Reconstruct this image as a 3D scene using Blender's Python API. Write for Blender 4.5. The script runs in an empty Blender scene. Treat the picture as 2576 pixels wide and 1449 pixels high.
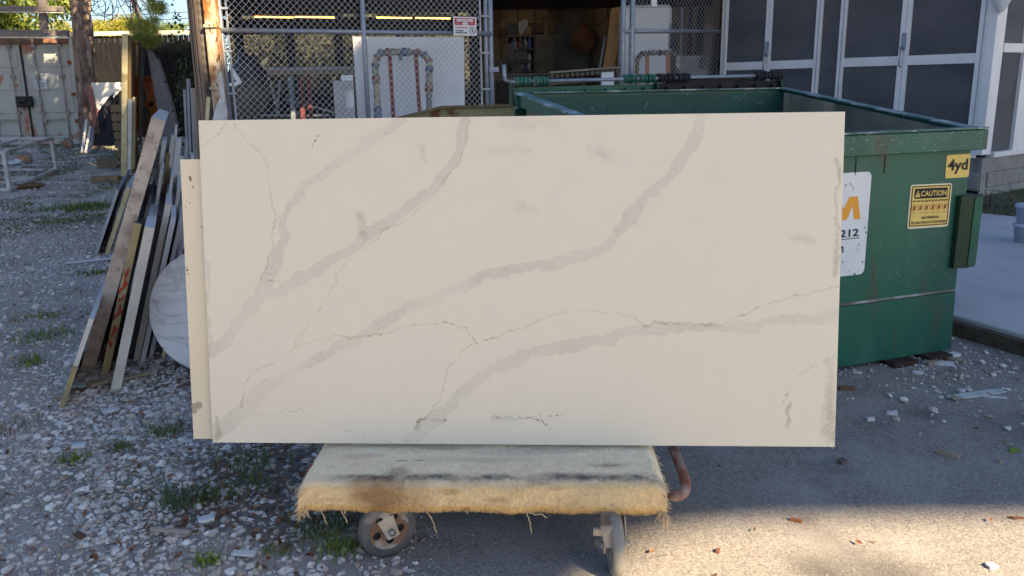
import bpy, bmesh, math, random
import numpy as np
from math import sin, cos, tan, atan, pi, sqrt, radians
from mathutils import Vector, Matrix, noise
random.seed(7); rng = np.random.default_rng(7)
SC = bpy.context.scene; COL = SC.collection
V = Vector

# ------------------------------------------------------------------ camera
CAM_Z, PITCH, ROLL, LENS = 1.45, atan(807/3330), .0157, 3330/4096*36
fwd = V((0, cos(PITCH), -sin(PITCH))); r0 = V((1, 0, 0)); u0 = V((0, sin(PITCH), cos(PITCH)))
rgt = r0*cos(ROLL) - u0*sin(ROLL); upv = r0*sin(ROLL) + u0*cos(ROLL)
cd = bpy.data.cameras.new('camera'); cam = bpy.data.objects.new('camera', cd); COL.objects.link(cam)
cam.matrix_world = Matrix(((rgt.x, upv.x, -fwd.x, 0), (rgt.y, upv.y, -fwd.y, 0), (rgt.z, upv.z, -fwd.z, CAM_Z), (0, 0, 0, 1)))
cd.lens = LENS; cd.sensor_width = 36; cd.clip_end = 2000; cd.clip_start = .05
SC.camera = cam

# ------------------------------------------------------------------ sky, sun, exposure
SUN_AZ, SUN_EL = radians(40), radians(33)          # azimuth measured from -Y (behind the camera) towards +X
to_sun = V((sin(SUN_AZ)*cos(SUN_EL), -cos(SUN_AZ)*cos(SUN_EL), sin(SUN_EL)))
W = bpy.data.worlds.new('World'); SC.world = W; W.use_nodes = True
nt = W.node_tree; bg = nt.nodes['Background']
sk = nt.nodes.new('ShaderNodeTexSky'); sk.sky_type = 'NISHITA'; sk.sun_disc = False
sk.sun_elevation = SUN_EL; sk.sun_rotation = pi - SUN_AZ; sk.air_density = 1.0; sk.dust_density = 1.0; sk.ozone_density = 4.5
nt.links.new(sk.outputs[0], bg.inputs[0]); bg.inputs[1].default_value = .05
sd = bpy.data.lights.new('sun', 'SUN'); so = bpy.data.objects.new('sun', sd); COL.objects.link(so)
sd.energy = 5; sd.angle = radians(.5); sd.color = (1, .78, .50)
so.rotation_euler = to_sun.to_track_quat('Z', 'Y').to_euler(); so.location = (0, 0, 30)
vs = SC.view_settings; vs.view_transform = 'Standard'; vs.look = 'None'; vs.gamma = 1; vs.exposure = 2.0
vs.use_curve_mapping = False

# ------------------------------------------------------------------ measuring: a sight line through the lens gives a point in the yard
FD = 3330*2576/4096
def ray(px, py): return fwd + rgt*((px-1288)/FD) - upv*((py-724.5)/FD)
def at(px, py, Y): d = ray(px, py); return V((0, 0, CAM_Z)) + d*(Y/d.y)
def gnd(px, py, z=0.): d = ray(px, py); return V((0, 0, CAM_Z)) + d*((z-CAM_Z)/d.z)
def on_plane(px, py, p, n): d = ray(px, py); o = V((0, 0, CAM_Z)); return o + d*((p-o).dot(n)/d.dot(n))
def gz(X, Y):
    t = min(max((Y-6.5)/13, 0), 1); return .3*t*t*(3-2*t)
def base(px, Y): p = at(px, 500, Y); return V((p.x, Y, gz(p.x, Y)))

# ------------------------------------------------------------------ materials
MATS = {}
def mat(name, c1, c2=None, scale=8, rough=.8, bump=0, bscale=40, metal=0, c3=None, scale3=3, t3=(.55, .62), detail=6, stretch=None, contrast=(.35, .65), spec=.3, attr=None, amt3=1.0, trans=0, c4=None, scale4=5, t4=(.64, .70)):
    if name in MATS: return MATS[name]
    m = bpy.data.materials.new(name); m.use_nodes = True; n = m.node_tree.nodes; l = m.node_tree.links
    b = n['Principled BSDF']; b.inputs['Roughness'].default_value = rough; b.inputs['Metallic'].default_value = metal
    b.inputs['Specular IOR Level'].default_value = spec
    g = n.new('ShaderNodeNewGeometry'); src = g.outputs['Position']
    if stretch:
        mp = n.new('ShaderNodeMapping'); mp.inputs['Scale'].default_value = stretch; l.new(src, mp.inputs[0]); src = mp.outputs[0]
    def nz(s, d=detail):
        t = n.new('ShaderNodeTexNoise'); t.inputs['Scale'].default_value = s; t.inputs['Detail'].default_value = d; l.new(src, t.inputs['Vector']); return t.outputs['Fac']
    def ramp(x, a, bb):
        r = n.new('ShaderNodeMapRange'); r.inputs[1].default_value = a; r.inputs[2].default_value = bb; l.new(x, r.inputs[0]); return r.outputs[0]
    def mix(f, a, bb):
        k = n.new('ShaderNodeMix'); k.data_type = 'RGBA'
        if isinstance(f, (int, float)): k.inputs[0].default_value = f
        else: l.new(f, k.inputs[0])
        for s, v in ((k.inputs[6], a), (k.inputs[7], bb)):
            if isinstance(v, tuple): s.default_value = (*v, 1)
            else: l.new(v, s)
        return k.outputs[2]
    col = c1
    if attr:
        at_ = n.new('ShaderNodeAttribute'); at_.attribute_name = attr; col = at_.outputs['Color']
        if c2:
            k = mix(ramp(nz(scale), *contrast), (1, 1, 1), c2); q = n.new('ShaderNodeMix'); q.data_type = 'RGBA'; q.blend_type = 'MULTIPLY'; q.inputs[0].default_value = 1
            l.new(col, q.inputs[6]); l.new(k, q.inputs[7]); col = q.outputs[2]
    elif c2: col = mix(ramp(nz(scale), *contrast), c1, c2)
    if c3:
        f = ramp(nz(scale3, 8), *t3)
        if amt3 < 1:
            mm = n.new('ShaderNodeMath'); mm.operation = 'MULTIPLY'; mm.inputs[1].default_value = amt3; l.new(f, mm.inputs[0]); f = mm.outputs[0]
        col = mix(f, col, c3)
    if c4: col = mix(ramp(nz(scale4, 9), *t4), col, c4)
    if isinstance(col, tuple): b.inputs['Base Color'].default_value = (*col, 1)
    else: l.new(col, b.inputs['Base Color'])
    if bump:
        bp = n.new('ShaderNodeBump'); bp.inputs['Strength'].default_value = 1; bp.inputs['Distance'].default_value = bump
        l.new(nz(bscale, 4), bp.inputs['Height']); l.new(bp.outputs[0], b.inputs['Normal'])
    if trans:
        tr = n.new('ShaderNodeBsdfTranslucent'); ms = n.new('ShaderNodeMixShader'); ms.inputs[0].default_value = trans
        if isinstance(col, tuple): tr.inputs[0].default_value = (*col, 1)
        else: l.new(col, tr.inputs[0])
        l.new(b.outputs[0], ms.inputs[1]); l.new(tr.outputs[0], ms.inputs[2]); l.new(ms.outputs[0], n['Material Output'].inputs[0])
    MATS[name] = m; m['nodes_ready'] = 1; return m
def emis(name, c, s):
    m = bpy.data.materials.new(name); m.use_nodes = True; b = m.node_tree.nodes['Principled BSDF']
    b.inputs['Base Color'].default_value = (*c, 1); b.inputs['Emission Color'].default_value = (*c, 1); b.inputs['Emission Strength'].default_value = s; return m

# ------------------------------------------------------------------ mesh tools
class MB:
    def __init__(s): s.v = []; s.f = []; s.sm = []
    def add(s, vs_, fs, smooth=False):
        k = len(s.v); s.v += [V(p) for p in vs_]
        for f in fs: s.f.append([i+k for i in f]); s.sm.append(smooth)
        return s
    def hexa(s, p):      # 8 points: bottom ring 0-3, top ring 4-7
        return s.add(p, [(3, 2, 1, 0), (4, 5, 6, 7), (0, 1, 5, 4), (1, 2, 6, 5), (2, 3, 7, 6), (3, 0, 4, 7)])
    def box(s, c, sz, ax=None, az=0, bev=0):
        c = V(c)
        if ax: X, Y, Z = [V(a).normalized() for a in ax]
        else: X = V((cos(az), sin(az), 0)); Y = V((-sin(az), cos(az), 0)); Z = V((0, 0, 1))
        hx, hy, hz = [k/2 for k in sz]
        return s.hexa([c+X*a*hx+Y*b*hy+Z*d*hz for d in (-1, 1) for a, b in ((-1, -1), (1, -1), (1, 1), (-1, 1))])
    def beam(s, a, b, w, h, up=(0, 0, 1)):
        a = V(a); b = V(b); d = (b-a).normalized(); up = V(up)
        if abs(d.dot(up)) > .98: up = V((0, 1, 0)) if abs(d.y) < .9 else V((1, 0, 0))
        x = d.cross(up).normalized(); z = x.cross(d).normalized()
        return s.hexa([p+x*i*w/2+z*j*h/2 for p in (a, b) for i, j in ((-1, -1), (1, -1), (1, 1), (-1, 1))])
    def prism(s, pts, ext):
        n_ = len(pts); ext = V(ext); p = [V(q) for q in pts]
        return s.add(p+[q+ext for q in p], [tuple(range(n_))[::-1], tuple(range(n_, 2*n_))]+[(i, (i+1) % n_, n_+(i+1) % n_, n_+i) for i in range(n_)])
    def tube(s, pts, r, n=8, closed=False, cap=True):
        pts = [V(p) for p in pts]; m = len(pts); rr = r if isinstance(r, (list, tuple)) else [r]*m
        vs_ = []; prev = None
        for i, p in enumerate(pts):
            if closed: d = pts[(i+1) % m]-pts[i-1]
            else: d = pts[min(i+1, m-1)]-pts[max(i-1, 0)]
            d.normalize()
            if prev is None:
                a = d.cross(V((0, 0, 1)))
                if a.length < .1: a = d.cross(V((0, 1, 0)))
            else: a = prev-d*prev.dot(d)
            a.normalize(); prev = a; b = d.cross(a)
            vs_ += [p+(a*cos(2*pi*k/n)+b*sin(2*pi*k/n))*rr[i] for k in range(n)]
        fs = []
        for i in range(m if closed else m-1):
            j = (i+1) % m
            fs += [(i*n+k, i*n+(k+1) % n, j*n+(k+1) % n, j*n+k) for k in range(n)]
        s.add(vs_, fs, n > 4)
        if cap and not closed: s.f += [[len(s.v)-len(vs_)+k for k in range(n)][::-1], [len(s.v)-n+k for k in range(n)]]; s.sm += [False, False]
        return s
    def lathe(s, o, axis, prof, n=24):      # prof: (along axis, radius)
        o = V(o); d = V(axis).normalized(); a = d.cross(V((0, 0, 1)))
        if a.length < .1: a = V((1, 0, 0))
        a.normalize(); b = d.cross(a)
        vs_ = [o+d*t+(a*cos(2*pi*k/n)+b*sin(2*pi*k/n))*r for t, r in prof for k in range(n)]
        return s.add(vs_, [(i*n+k, i*n+(k+1) % n, (i+1)*n+(k+1) % n, (i+1)*n+k) for i in range(len(prof)-1) for k in range(n)], True)
    def build(s, name, m, parent=None, origin=None, label=None, bevel=0):
        me = bpy.data.meshes.new(name); o_ = V(origin) if origin is not None else (V(parent['_o']) if parent is not None else V((0, 0, 0)))
        me.from_pydata([p-o_ for p in s.v], [], s.f); me.polygons.foreach_set('use_smooth', s.sm)
        bm = bmesh.new(); bm.from_mesh(me); bmesh.ops.recalc_face_normals(bm, faces=bm.faces); 
        if bevel: bmesh.ops.bevel(bm, geom=bm.edges[:], offset=bevel, segments=1, affect='EDGES')
        bm.to_mesh(me); bm.free()
        if m: me.materials.append(m)
        o = bpy.data.objects.new(name, me); COL.objects.link(o); o['_o'] = tuple(o_)
        if parent is not None: o.parent = parent
        else: o.location = o_
        if label: o['label'] = label
        return o
def thing(name, label, cat, loc, group=None):
    o = bpy.data.objects.new(name, None); COL.objects.link(o); o.location = loc; o['_o'] = tuple(loc); o.empty_display_size = .2
    o['label'] = label; o['category'] = cat
    if group: o['group'] = group
    return o
def tag(o, label, cat, group=None):
    o['label'] = label; o['category'] = cat
    if group: o['group'] = group
    return o
def kind(o, k): o['kind'] = k; return o
def solo(mb, name, m, label, cat, group=None, bevel=0):
    xs = [p.x for p in mb.v]; ys = [p.y for p in mb.v]; zs = [p.z for p in mb.v]
    return tag(mb.build(name, m, origin=((min(xs)+max(xs))/2, (min(ys)+max(ys))/2, min(zs)), bevel=bevel), label, cat, group)
def fast_mesh(name, co, tris, m, colors=None, smooth=False, parent=None, origin=None):
    o_ = np.array(origin if origin is not None else (parent['_o'] if parent is not None else (0, 0, 0)), dtype=np.float32)
    me = bpy.data.meshes.new(name); co = (np.asarray(co, dtype=np.float32).reshape(-1, 3)-o_); t = np.asarray(tris, dtype=np.int32).reshape(-1, 3)
    me.vertices.add(len(co)); me.vertices.foreach_set('co', co.ravel()); me.loops.add(len(t)*3); me.loops.foreach_set('vertex_index', t.ravel())
    me.polygons.add(len(t)); me.polygons.foreach_set('loop_start', np.arange(len(t), dtype=np.int32)*3); me.polygons.foreach_set('loop_total', np.full(len(t), 3, dtype=np.int32))
    me.polygons.foreach_set('use_smooth', np.full(len(t), smooth)); me.update()
    if colors is not None:
        a = me.color_attributes.new('tint', 'FLOAT_COLOR', 'POINT'); a.data.foreach_set('color', np.hstack([colors, np.ones((len(co), 1))]).astype(np.float32).ravel())
    me.materials.append(m); o = bpy.data.objects.new(name, me); COL.objects.link(o); o['_o'] = tuple(float(q) for q in o_)
    if parent is not None: o.parent = parent
    else: o.location = [float(q) for q in o_]
    return o
def text(s, size, p, X, Y, m, parent, name='lettering', align='LEFT', bold=0, sx=1, off=.0015):
    cu = bpy.data.curves.new(name, 'FONT'); cu.body = s; cu.size = size; cu.align_x = align; cu.offset = bold; cu.resolution_u = 3
    ob = bpy.data.objects.new(name, cu); COL.objects.link(ob); dg = bpy.context.evaluated_depsgraph_get(); me = bpy.data.meshes.new_from_object(ob.evaluated_get(dg)); bpy.data.objects.remove(ob)
    X = V(X).normalized(); Y = V(Y).normalized(); N = X.cross(Y); p = V(p); o_ = V(parent['_o'])
    for v in me.vertices: v.co = p+X*v.co.x*sx+Y*v.co.y+N*off-o_
    me.materials.clear(); me.materials.append(m); o = bpy.data.objects.new(name, me); COL.objects.link(o); o.parent = parent; o['_o'] = tuple(o_); return o
def copy_part(o, parent):
    c = o.copy(); COL.objects.link(c); c.parent = parent
    for ch in o.children: copy_part(ch, c)
    return c
def copy_thing(o, loc, label=None, rz=0):
    c = o.copy(); COL.objects.link(c); c.location = loc; c.rotation_euler.z = rz
    if label: c['label'] = label
    for ch in o.children: copy_part(ch, c)
    return c

# scattered stones / leaves / blades as one fast mesh
def ico(sub):
    if sub == 0: return np.array([(1, 0, 0), (-1, 0, 0), (0, 1, 0), (0, -1, 0), (0, 0, 1), (0, 0, -1)], float), np.array([(0, 2, 4), (2, 1, 4), (1, 3, 4), (3, 0, 4), (2, 0, 5), (1, 2, 5), (3, 1, 5), (0, 3, 5)])
    bm = bmesh.new(); bmesh.ops.create_icosphere(bm, subdivisions=sub, radius=1); bm.verts.ensure_lookup_table()
    v = np.array([x.co[:] for x in bm.verts]); f = np.array([[q.index for q in p.verts] for p in bm.faces]); bm.free(); return v, f
def scatter(name, pos, size, colors, m, sub=1, flat=.6, smooth=False, K=12, jit=.22):
    bv, bf = ico(sub); nb = len(bv); N = len(pos)
    var = [bv*(1+rng.uniform(-jit, jit, (nb, 1)))*np.array([1, rng.uniform(.6, 1), 1]) for _ in range(K)]
    var = np.array(var); k = rng.integers(0, K, N); P = var[k]*np.stack([np.ones(N), rng.uniform(.7, 1, N), flat*rng.uniform(.7, 1.2, N)], 1)[:, None, :]*np.asarray(size)[:, None, None]
    a = rng.uniform(0, 2*pi, N); t = rng.normal(0, .3, N)
    ca, sa, ct, st = np.cos(a), np.sin(a), np.cos(t), np.sin(t)
    x, y, z = P[..., 0], P[..., 1], P[..., 2]
    y, z = y*ct[:, None]-z*st[:, None], y*st[:, None]+z*ct[:, None]
    x, y = x*ca[:, None]-y*sa[:, None], x*sa[:, None]+y*ca[:, None]
    co = np.stack([x, y, z], -1)+np.asarray(pos)[:, None, :]
    tri = bf[None]+(np.arange(N)*nb)[:, None, None]
    return kind(fast_mesh(name, co, tri, m, np.repeat(np.asarray(colors), nb, 0), smooth), 'stuff')
def leaf_co(cen, size, aspect=.45, droop=.5):
    N = len(cen); d = rng.normal(0, 1, (N, 3)); d[:, 2] -= droop; d /= np.linalg.norm(d, axis=1)[:, None]
    q = rng.normal(0, 1, (N, 3)); s = np.cross(d, q); s /= np.linalg.norm(s, axis=1)[:, None]+1e-9; size = np.asarray(size)[:, None] if np.ndim(size) else size
    a = cen-d*size*.5; b = cen+d*size*.5; c1 = cen+s*size*aspect*.5; c2 = cen-s*size*aspect*.5
    co = np.stack([a, c1, b, c2], 1); t = np.array([[0, 1, 2], [0, 2, 3]])[None]+(np.arange(N)*4)[:, None, None]; return co, t
def clumps(c, R, n, k, squash=.8):
    u = rng.normal(0, 1, (k, 3)); u /= np.linalg.norm(u, axis=1)[:, None]; cc = np.array(c)+u*np.array(R)*rng.uniform(.35, 1, (k, 1))
    i = rng.integers(0, k, n); return cc[i]+rng.normal(0, 1, (n, 3))*np.array(R)*.2
def leafcol(n, c, v=.35):
    c = np.array(c); f = rng.uniform(1-v, 1+v, (n, 1)); y = rng.uniform(0, 1, (n, 1)) > .8; q = c*f; q = np.where(y, q*np.array([1.6, 1.25, .8]), q); return np.repeat(q, 4, 0)
LEAF = mat('leaf', (.1, .15, .03), rough=.55, attr='tint', trans=.35)
BARK = mat('bark', (.16, .10, .065), (.07, .045, .035), 14, .95, .03, 22, stretch=(1, 1, .35))
def trunk_limbs(t, pts, r, m=BARK, n=10, name='trunk'):
    return MB().tube(pts, r, n).build(name, m, t)
def broad_tree(label, cat, c, R, base_p, n, leaf, colr, k=60, name='broadleaf_tree', group=None):
    t = thing(name, label, cat, base_p, group); b = V(base_p); c = V(c)
    mb = MB().tube([b, b.lerp(c, .5)+V((.1, 0, 0)), c], [R[0]*.07, R[0]*.05, R[0]*.02], 8)
    for i in range(7):
        a = i*2.4; q = b.lerp(c, .45+.05*i); mb.tube([q, q+V((cos(a)*R[0]*.4, sin(a)*R[1]*.4, R[2]*.3)), q+V((cos(a)*R[0]*.7, sin(a)*R[1]*.7, R[2]*.45))], [R[0]*.03, R[0]*.018, R[0]*.008], 5)
    mb.build('trunk', BARK, t)
    cen = clumps(c, R, n, k); co, tr = leaf_co(cen, rng.uniform(.7, 1.2, n)*leaf)
    o = fast_mesh('crown', co, tr, LEAF, leafcol(n, colr), parent=t); kind(o, 'stuff'); return t
# ================================================================== THE GROUND
GRN = mat('yard_dirt', (.50, .44, .39), (.36, .315, .28), 2.3, .95, .012, 120, c3=(.10, .12, .05), scale3=.9, t3=(.56, .66), amt3=.75)
xs = np.concatenate([np.linspace(-90, -14, 14)[:-1], np.linspace(-14, 8, 80), np.linspace(8, 90, 14)[1:]]); ys = np.concatenate([np.linspace(-60, 0, 14)[:-1], np.linspace(0, 22, 90), np.linspace(22, 160, 14)[1:]])
gv = [(x, y, gz(x, y)) for y in ys for x in xs]; nx = len(xs)
mb = MB(); mb.add(gv, [(j*nx+i, j*nx+i+1, (j+1)*nx+i+1, (j+1)*nx+i) for j in range(len(ys)-1) for i in range(nx-1)], True)
kind(mb.build('ground', GRN), 'structure')
def asphalt_edge(y): return -.36+.10*noise.noise(V((0, y*1.7, 0)))+.04*noise.noise(V((3, y*9, 0)))
# asphalt: aggregate relief as real geometry near the lens (5 mm bumps come from the material)
ASP = mat('asphalt', (.20, .185, .17), (.40, .37, .34), 130, .92, .006, 300, c3=(.44, .42, .40), scale3=2.6, t3=(.48, .70), amt3=.6, c4=(.10, .095, .09), scale4=1.4, t4=(.56, .72))
mb = MB(); ysA = [-30, -12, -5, -2, 0]+[.1*i for i in range(1, 110)]; row = []
for y in ysA: row.append([(asphalt_edge(y), y, gz(0, y)+.004), (1.2, y, gz(0, y)+.004), (4, y, gz(0, y)+.004), (14, y, gz(0, y)+.004)])
mb.add([p for r_ in row for p in r_], [(j*4+i, j*4+i+1, (j+1)*4+i+1, (j+1)*4+i) for j in range(len(row)-1) for i in range(3)], True)
kind(mb.build('asphalt_yard', ASP), 'structure')
# concrete pad on the right
PAD = mat('pad_concrete', (.50, .50, .51), (.40, .40, .41), 1.5, .9, .003, 60, c3=(.17, .16, .16), scale3=1.1, t3=(.6, .7), amt3=.6)
PS = mat('kerb_side', (.13, .10, .07), (.07, .06, .04), 14, .95, .01, 40)
e0 = gnd(2415, 797, .11); ed = (gnd(2576, 841, .11)-e0).normalized(); e0 = V((e0.x, e0.y, 0)); ed.z = 0
pA = e0-ed*3.6; pB = e0+ed*9; PERP = V((-ed.y, ed.x, 0))
if PERP.x < 0: PERP = -PERP
top = [pA, pB, pB+PERP*9, pA+PERP*4.2]
mb = MB().prism([V((p.x, p.y, -.05)) for p in top], (0, 0, .16)); kind(mb.build('concrete_pad', PAD, bevel=.008), 'structure')
mb = MB().prism([V((p.x, p.y, 0)) for p in (pA-PERP*.05, pB-PERP*.05, pB-PERP*.004, pA-PERP*.004)], (0, 0, .085)); kind(mb.build('pad_kerb', PS), 'structure')

# ================================================================== OFF-CAMERA SHADE BLOCKER, an added unseen panel outlined to shade the yard
SH = mat('blocker_metal', (.42, .40, .36), (.36, .34, .31), 1.5, .7)
def sunproj(p, Yc=-8):   # where the ray from p to the sun crosses the plane of the shade panel, Y = Yc
    p = V(p); t = (Yc-p.y)/to_sun.y; return p+to_sun*t
nb = thing('raised_shade_blocker', 'added unseen metal panel on columns behind the photographer, shaped to shade the yard', 'blocker', (8, -8, 0))
eg = [sunproj(p) for p in ((-6, 2.02, 0), (-1.6, 2.05, 0), (.10, 2.1, 0), (.30, 2.36, 0), (.42, 2.50, 0), (.62, 2.58, 0), (.975, 2.62, 0), (1.76, 2.61, 0), (6, 2.75, 0))]
def roof(xp, Y, z): return V((xp, -8, z+(Y+8)/cos(SUN_AZ)*tan(SUN_EL)))    # top height of the added panel that throws its shadow edge to height z at depth Y
hi = roof(0, 19.5, 5).z
tp = [V((34, -8, eg[-1].z)), V((34, -8, hi)), V((15.6, -8, hi)), roof(15.4, 10.5, 4), roof(13.55, 10.2, 2.6), roof(13.3, 17, 1.2), roof(12.95, 17, 1.2), roof(12.9, 14, 2.8), roof(12.15, 14, 2.8), roof(12.05, 13.2, 1.25), roof(11.75, 13.2, 1.15), roof(11.5, 9.3, 1.84), roof(11.1, 9, 1.66), V((10.95, -8, hi)), V((1.4, -8, hi))]
poly = [V((p.x, -8, p.z)) for p in eg+tp]
MB().prism(poly, (0, -.05, 0)).build('shade_panel', SH, nb)
hb_ = lambda Y: roof(0, Y, 0).z
for xa_, xb_, Yg in ((10.7, 11.7, 12.3), (11.7, 12.2, 15.8)): MB().box(((xa_+xb_)/2, -8, (hb_(Yg)+hi)/2), (xb_-xa_-.01, .6, hi-hb_(Yg))).build('shade_box', SH, nb)  # unseen boxes added above the panel to keep sun off the far ground
for x in (10.72, 12.18): MB().box((x, -8, (roof(0, 9, 1).z+hb_(13))/2), (.05, .3, hb_(13)-roof(0, 9, 1).z)).build('shade_box_leg', SH, nb)
for x in (eg[0].x, 14, 20): MB().box((x, -8.6, 2.2), (.3, .3, 4.4)).build('column', SH, nb)

# ================================================================== LEFT BACKGROUND
# sky wires, pole
WIRE = mat('wire_dark', (.05, .05, .05)); POLE = mat('pole_wood', (.33, .27, .22), (.22, .18, .15), 6)
t = thing('utility_pole', 'grey wooden utility pole with crossarms far behind the fence', 'utility pole', base(133, 60))
b = V(t['_o']); top_ = at(133, 66*.62, 60)
MB().tube([b, (b.x, b.y, at(133, 53, 60).z)], .16, 8).build('pole', POLE, t)
for yy in (57, 63): q = at(133, yy*1.02, 60); MB().beam(q+V((-1.3, 0, 0)), q+V((1.1, 0, 0)), .12, .12).build('crossarm', POLE, t)
for i, (ya, yb) in enumerate(((38, 43), (58, 62), (22, 27))):
    A = at(-60, ya*.9, 58); B = at(520, yb, 50)
    pts = [A.lerp(B, k/14)-V((0, 0, .35*sin(pi*k/14))) for k in range(15)]
    solo(MB().tube(pts, .022, 4), 'overhead_wire', WIRE, ['overhead wire crossing the sky behind the pine, middle of three', 'lowest overhead wire, just above the far treetops', 'topmost overhead wire crossing the sky'][i], 'wire', 'overhead wires')
# far trees
for (px, py, Y, R, lab, lf, colr, n) in ((163, 70, 38, (.55, .6, .40), 'small round pale green tree beyond the fence, beside the utility pole', .1, (.20, .22, .06), 1500),
        (266, 74, 34, (.8, .7, .42), 'yellow green tree top just right of the pine trunk', .1, (.24, .24, .035), 2400),
        (318, 74, 36, (1.1, .9, .48), 'bushy yellow green tree beyond the fence behind the pine needles', .1, (.20, .21, .035), 3400),
        (422, 74, 40, (1.0, .8, .38), 'grey green tree beyond the fence at the right of the sky gap', .12, (.13, .18, .05), 1900),
        (85, 78, 42, (.6, .6, .25), 'thin dull green tree under the rack beam', .12, (.12, .16, .06), 500)):
    c = at(px, py, Y); broad_tree(lab, 'tree', c, R, (c.x, c.y, gz(c.x, c.y)), n, lf, colr, 26, 'distant_tree', 'trees beyond the fence')
# black slatted fence
FB = mat('fence_slat', (.010, .010, .012), (.02, .019, .021), 5, .9, .003, 30, stretch=(3, 1, .3), spec=.08); FR = mat('fence_rail_cream', (.55, .50, .40), (.45, .40, .33), 5, .7)
fa = at(-120, 81, 22.2); fb = at(520, 82, 22.2); fz = (fa.z+fb.z)/2
t = thing('slatted_fence', 'tall black privacy fence of narrow vertical slats with a cream top rail', 'fence', (-10, 22.2, gz(0, 22)))
N = 96; slat = None
for i in range(N):
    x = fa.x+(fb.x-fa.x)*(i+.5)/N; wd = (fb.x-fa.x)/N*.80
    if slat is None:
        slat = MB().box((-10, 22.2, (fz-.1+gz(0, 22))/2), (wd, .03, fz-.1-gz(0, 22))).build('slat', FB, t)
        slat.location = (x+10, 0, 0); first = slat
    else:
        c = first.copy(); COL.objects.link(c); c.parent = t; c.location = (x+10, .012*(i % 2), rng.uniform(-.02, .01))
MB().box(((fa.x+fb.x)/2, 22.18, fz-.04), (fb.x-fa.x, .12, .10)).build('top_rail', FR, t)
for z in (.9, 1.9): MB().box(((fa.x+fb.x)/2, 22.24, z), (fb.x-fa.x, .04, .06)).build('rail', FB, t)
BACKL = mat('backing_pale', (.30, .27, .24), (.2, .18, .17), 3)
MB().box(((fa.x+fb.x)/2, 22.36, 1.5), (fb.x-fa.x, .02, 2.4)).build('backing_board', BACKL, t)

# shipping container
CB = mat('container_paint', (.40, .405, .37), (.34, .345, .32), 2.2, .6, .002, 20, c3=(.33, .11, .055), scale3=1.6, t3=(.585, .635), amt3=.8)
CG = mat('container_rod', (.33, .31, .28), (.22, .17, .13), 7, .5); DK = mat('dark_gasket', (.02, .02, .022), (.04, .035, .03), 6, .8); RST = mat('rust', (.24, .075, .025), (.12, .045, .02), 9, .9, .004, 50)
Yc = 19.5; cR = at(207, 230, Yc).x; cL = cR-2.44; cz0 = at(150, 361, Yc).z; cz1 = at(150, 96, Yc).z
t = thing('shipping_container', 'weathered pale grey shipping container with closed rust streaked double doors', 'container', ((cL+cR)/2, Yc, cz0))
shv = V((cR/Yc*6-.25, 6, 0)); MB().prism([V((x, Yc+.1, z)) for x, z in ((cL+.01, cz0), (cR-.01, cz0), (cR-.01, cz1), (cL+.01, cz1))], shv).build('body', CB, t)
for x in (cL+.06, cR-.06): MB().box((x, Yc+.03, (cz0+cz1)/2), (.14, .16, cz1-cz0+.02)).build('corner_post', CB, t)
MB().box(((cL+cR)/2, Yc+.03, cz1-.05), (2.2, .14, .12)).build('header', mat('header_dark', (.10, .07, .055), (.20, .10, .06), 8, .8), t)
MB().box(((cL+cR)/2, Yc+.03, cz0+.05), (2.2, .14, .12)).build('sill', CB, t)
cm = (cL+cR)/2-.05
for s, (xa, xb) in enumerate(((cL+.15, cm-.02), (cm+.02, cR-.15))):
    d = MB().box(((xa+xb)/2, Yc+.05, (cz0+cz1)/2), (xb-xa, .05, cz1-cz0-.24)).build('door', CB, t)
    for k in range(4):    # pressed panels between horizontal ribs
        za = cz0+.16+(cz1-cz0-.3)*k/4; zb = cz0+.10+(cz1-cz0-.3)*(k+1)/4
        MB().box(((xa+xb)/2, Yc+.018, (za+zb)/2), (xb-xa-.16, .02, zb-za-.06)).build('pressed_panel', CB, d, bevel=.008)
    for f in (.27, .78):
        x = xa+(xb-xa)*f
        MB().tube([(x, Yc-.045, cz0+.06), (x, Yc-.045, cz1-.08)], .019, 6).build('lock_rod', CG, d)
        for z in (cz0+.12, cz0+.7, cz0+1.5, cz1-.16): MB().box((x, Yc-.035, z), (.10, .05, .06)).build('rod_bracket', CG, d)
    zh = cz0+.55; MB().box(((xa+xb)/2, Yc-.05, zh), (.62, .025, .04)).box(((xa+xb)/2-.2, Yc-.05, zh-.05), (.05, .03, .1)).build('handle', CG, d)
    for z in (cz0+.5, cz0+1.1, cz0+1.8): MB().box((xb-.03 if s else xa+.03, Yc-.0, z), (.12, .07, .08)).build('hinge', RST, d)
MB().box((cm, Yc+.01, (cz0+cz1)/2), (.04, .03, cz1-cz0-.3)).build('door_gasket', DK, t)
lk = at(62, 256, Yc-.12); MB().box(lk, (.34, .14, .24)).tube([lk+V((-.1, -.08, 0)), lk+V((.12, -.1, .05))], .05, 6).build('lock_box', DK, t, bevel=.02)
LAB = mat('old_label', (.55, .56, .60), (.38, .40, .42), 18, .7)
q = at(102, 208, Yc-.01); lb = MB().box(q, (.30, .012, .30)).build('faded_label', LAB, t, bevel=.004)
INK = mat('faded_ink', (.10, .14, .26), rough=.8)
text('1,567', .09, q+V((-.11, -.008, .05)), (1, 0, 0), (0, 0, 1), INK, t, bold=.002)
for k in range(3): MB().box(q+V((0, -.008, -.02-.035*k)), (.2-.03*k, .003, .012)).build('label_line', INK, t)
text('1760', .09, at(100, 262, Yc+.0), (1, 0, 0), (0, 0, 1), LAB, t, bold=.002)

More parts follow.
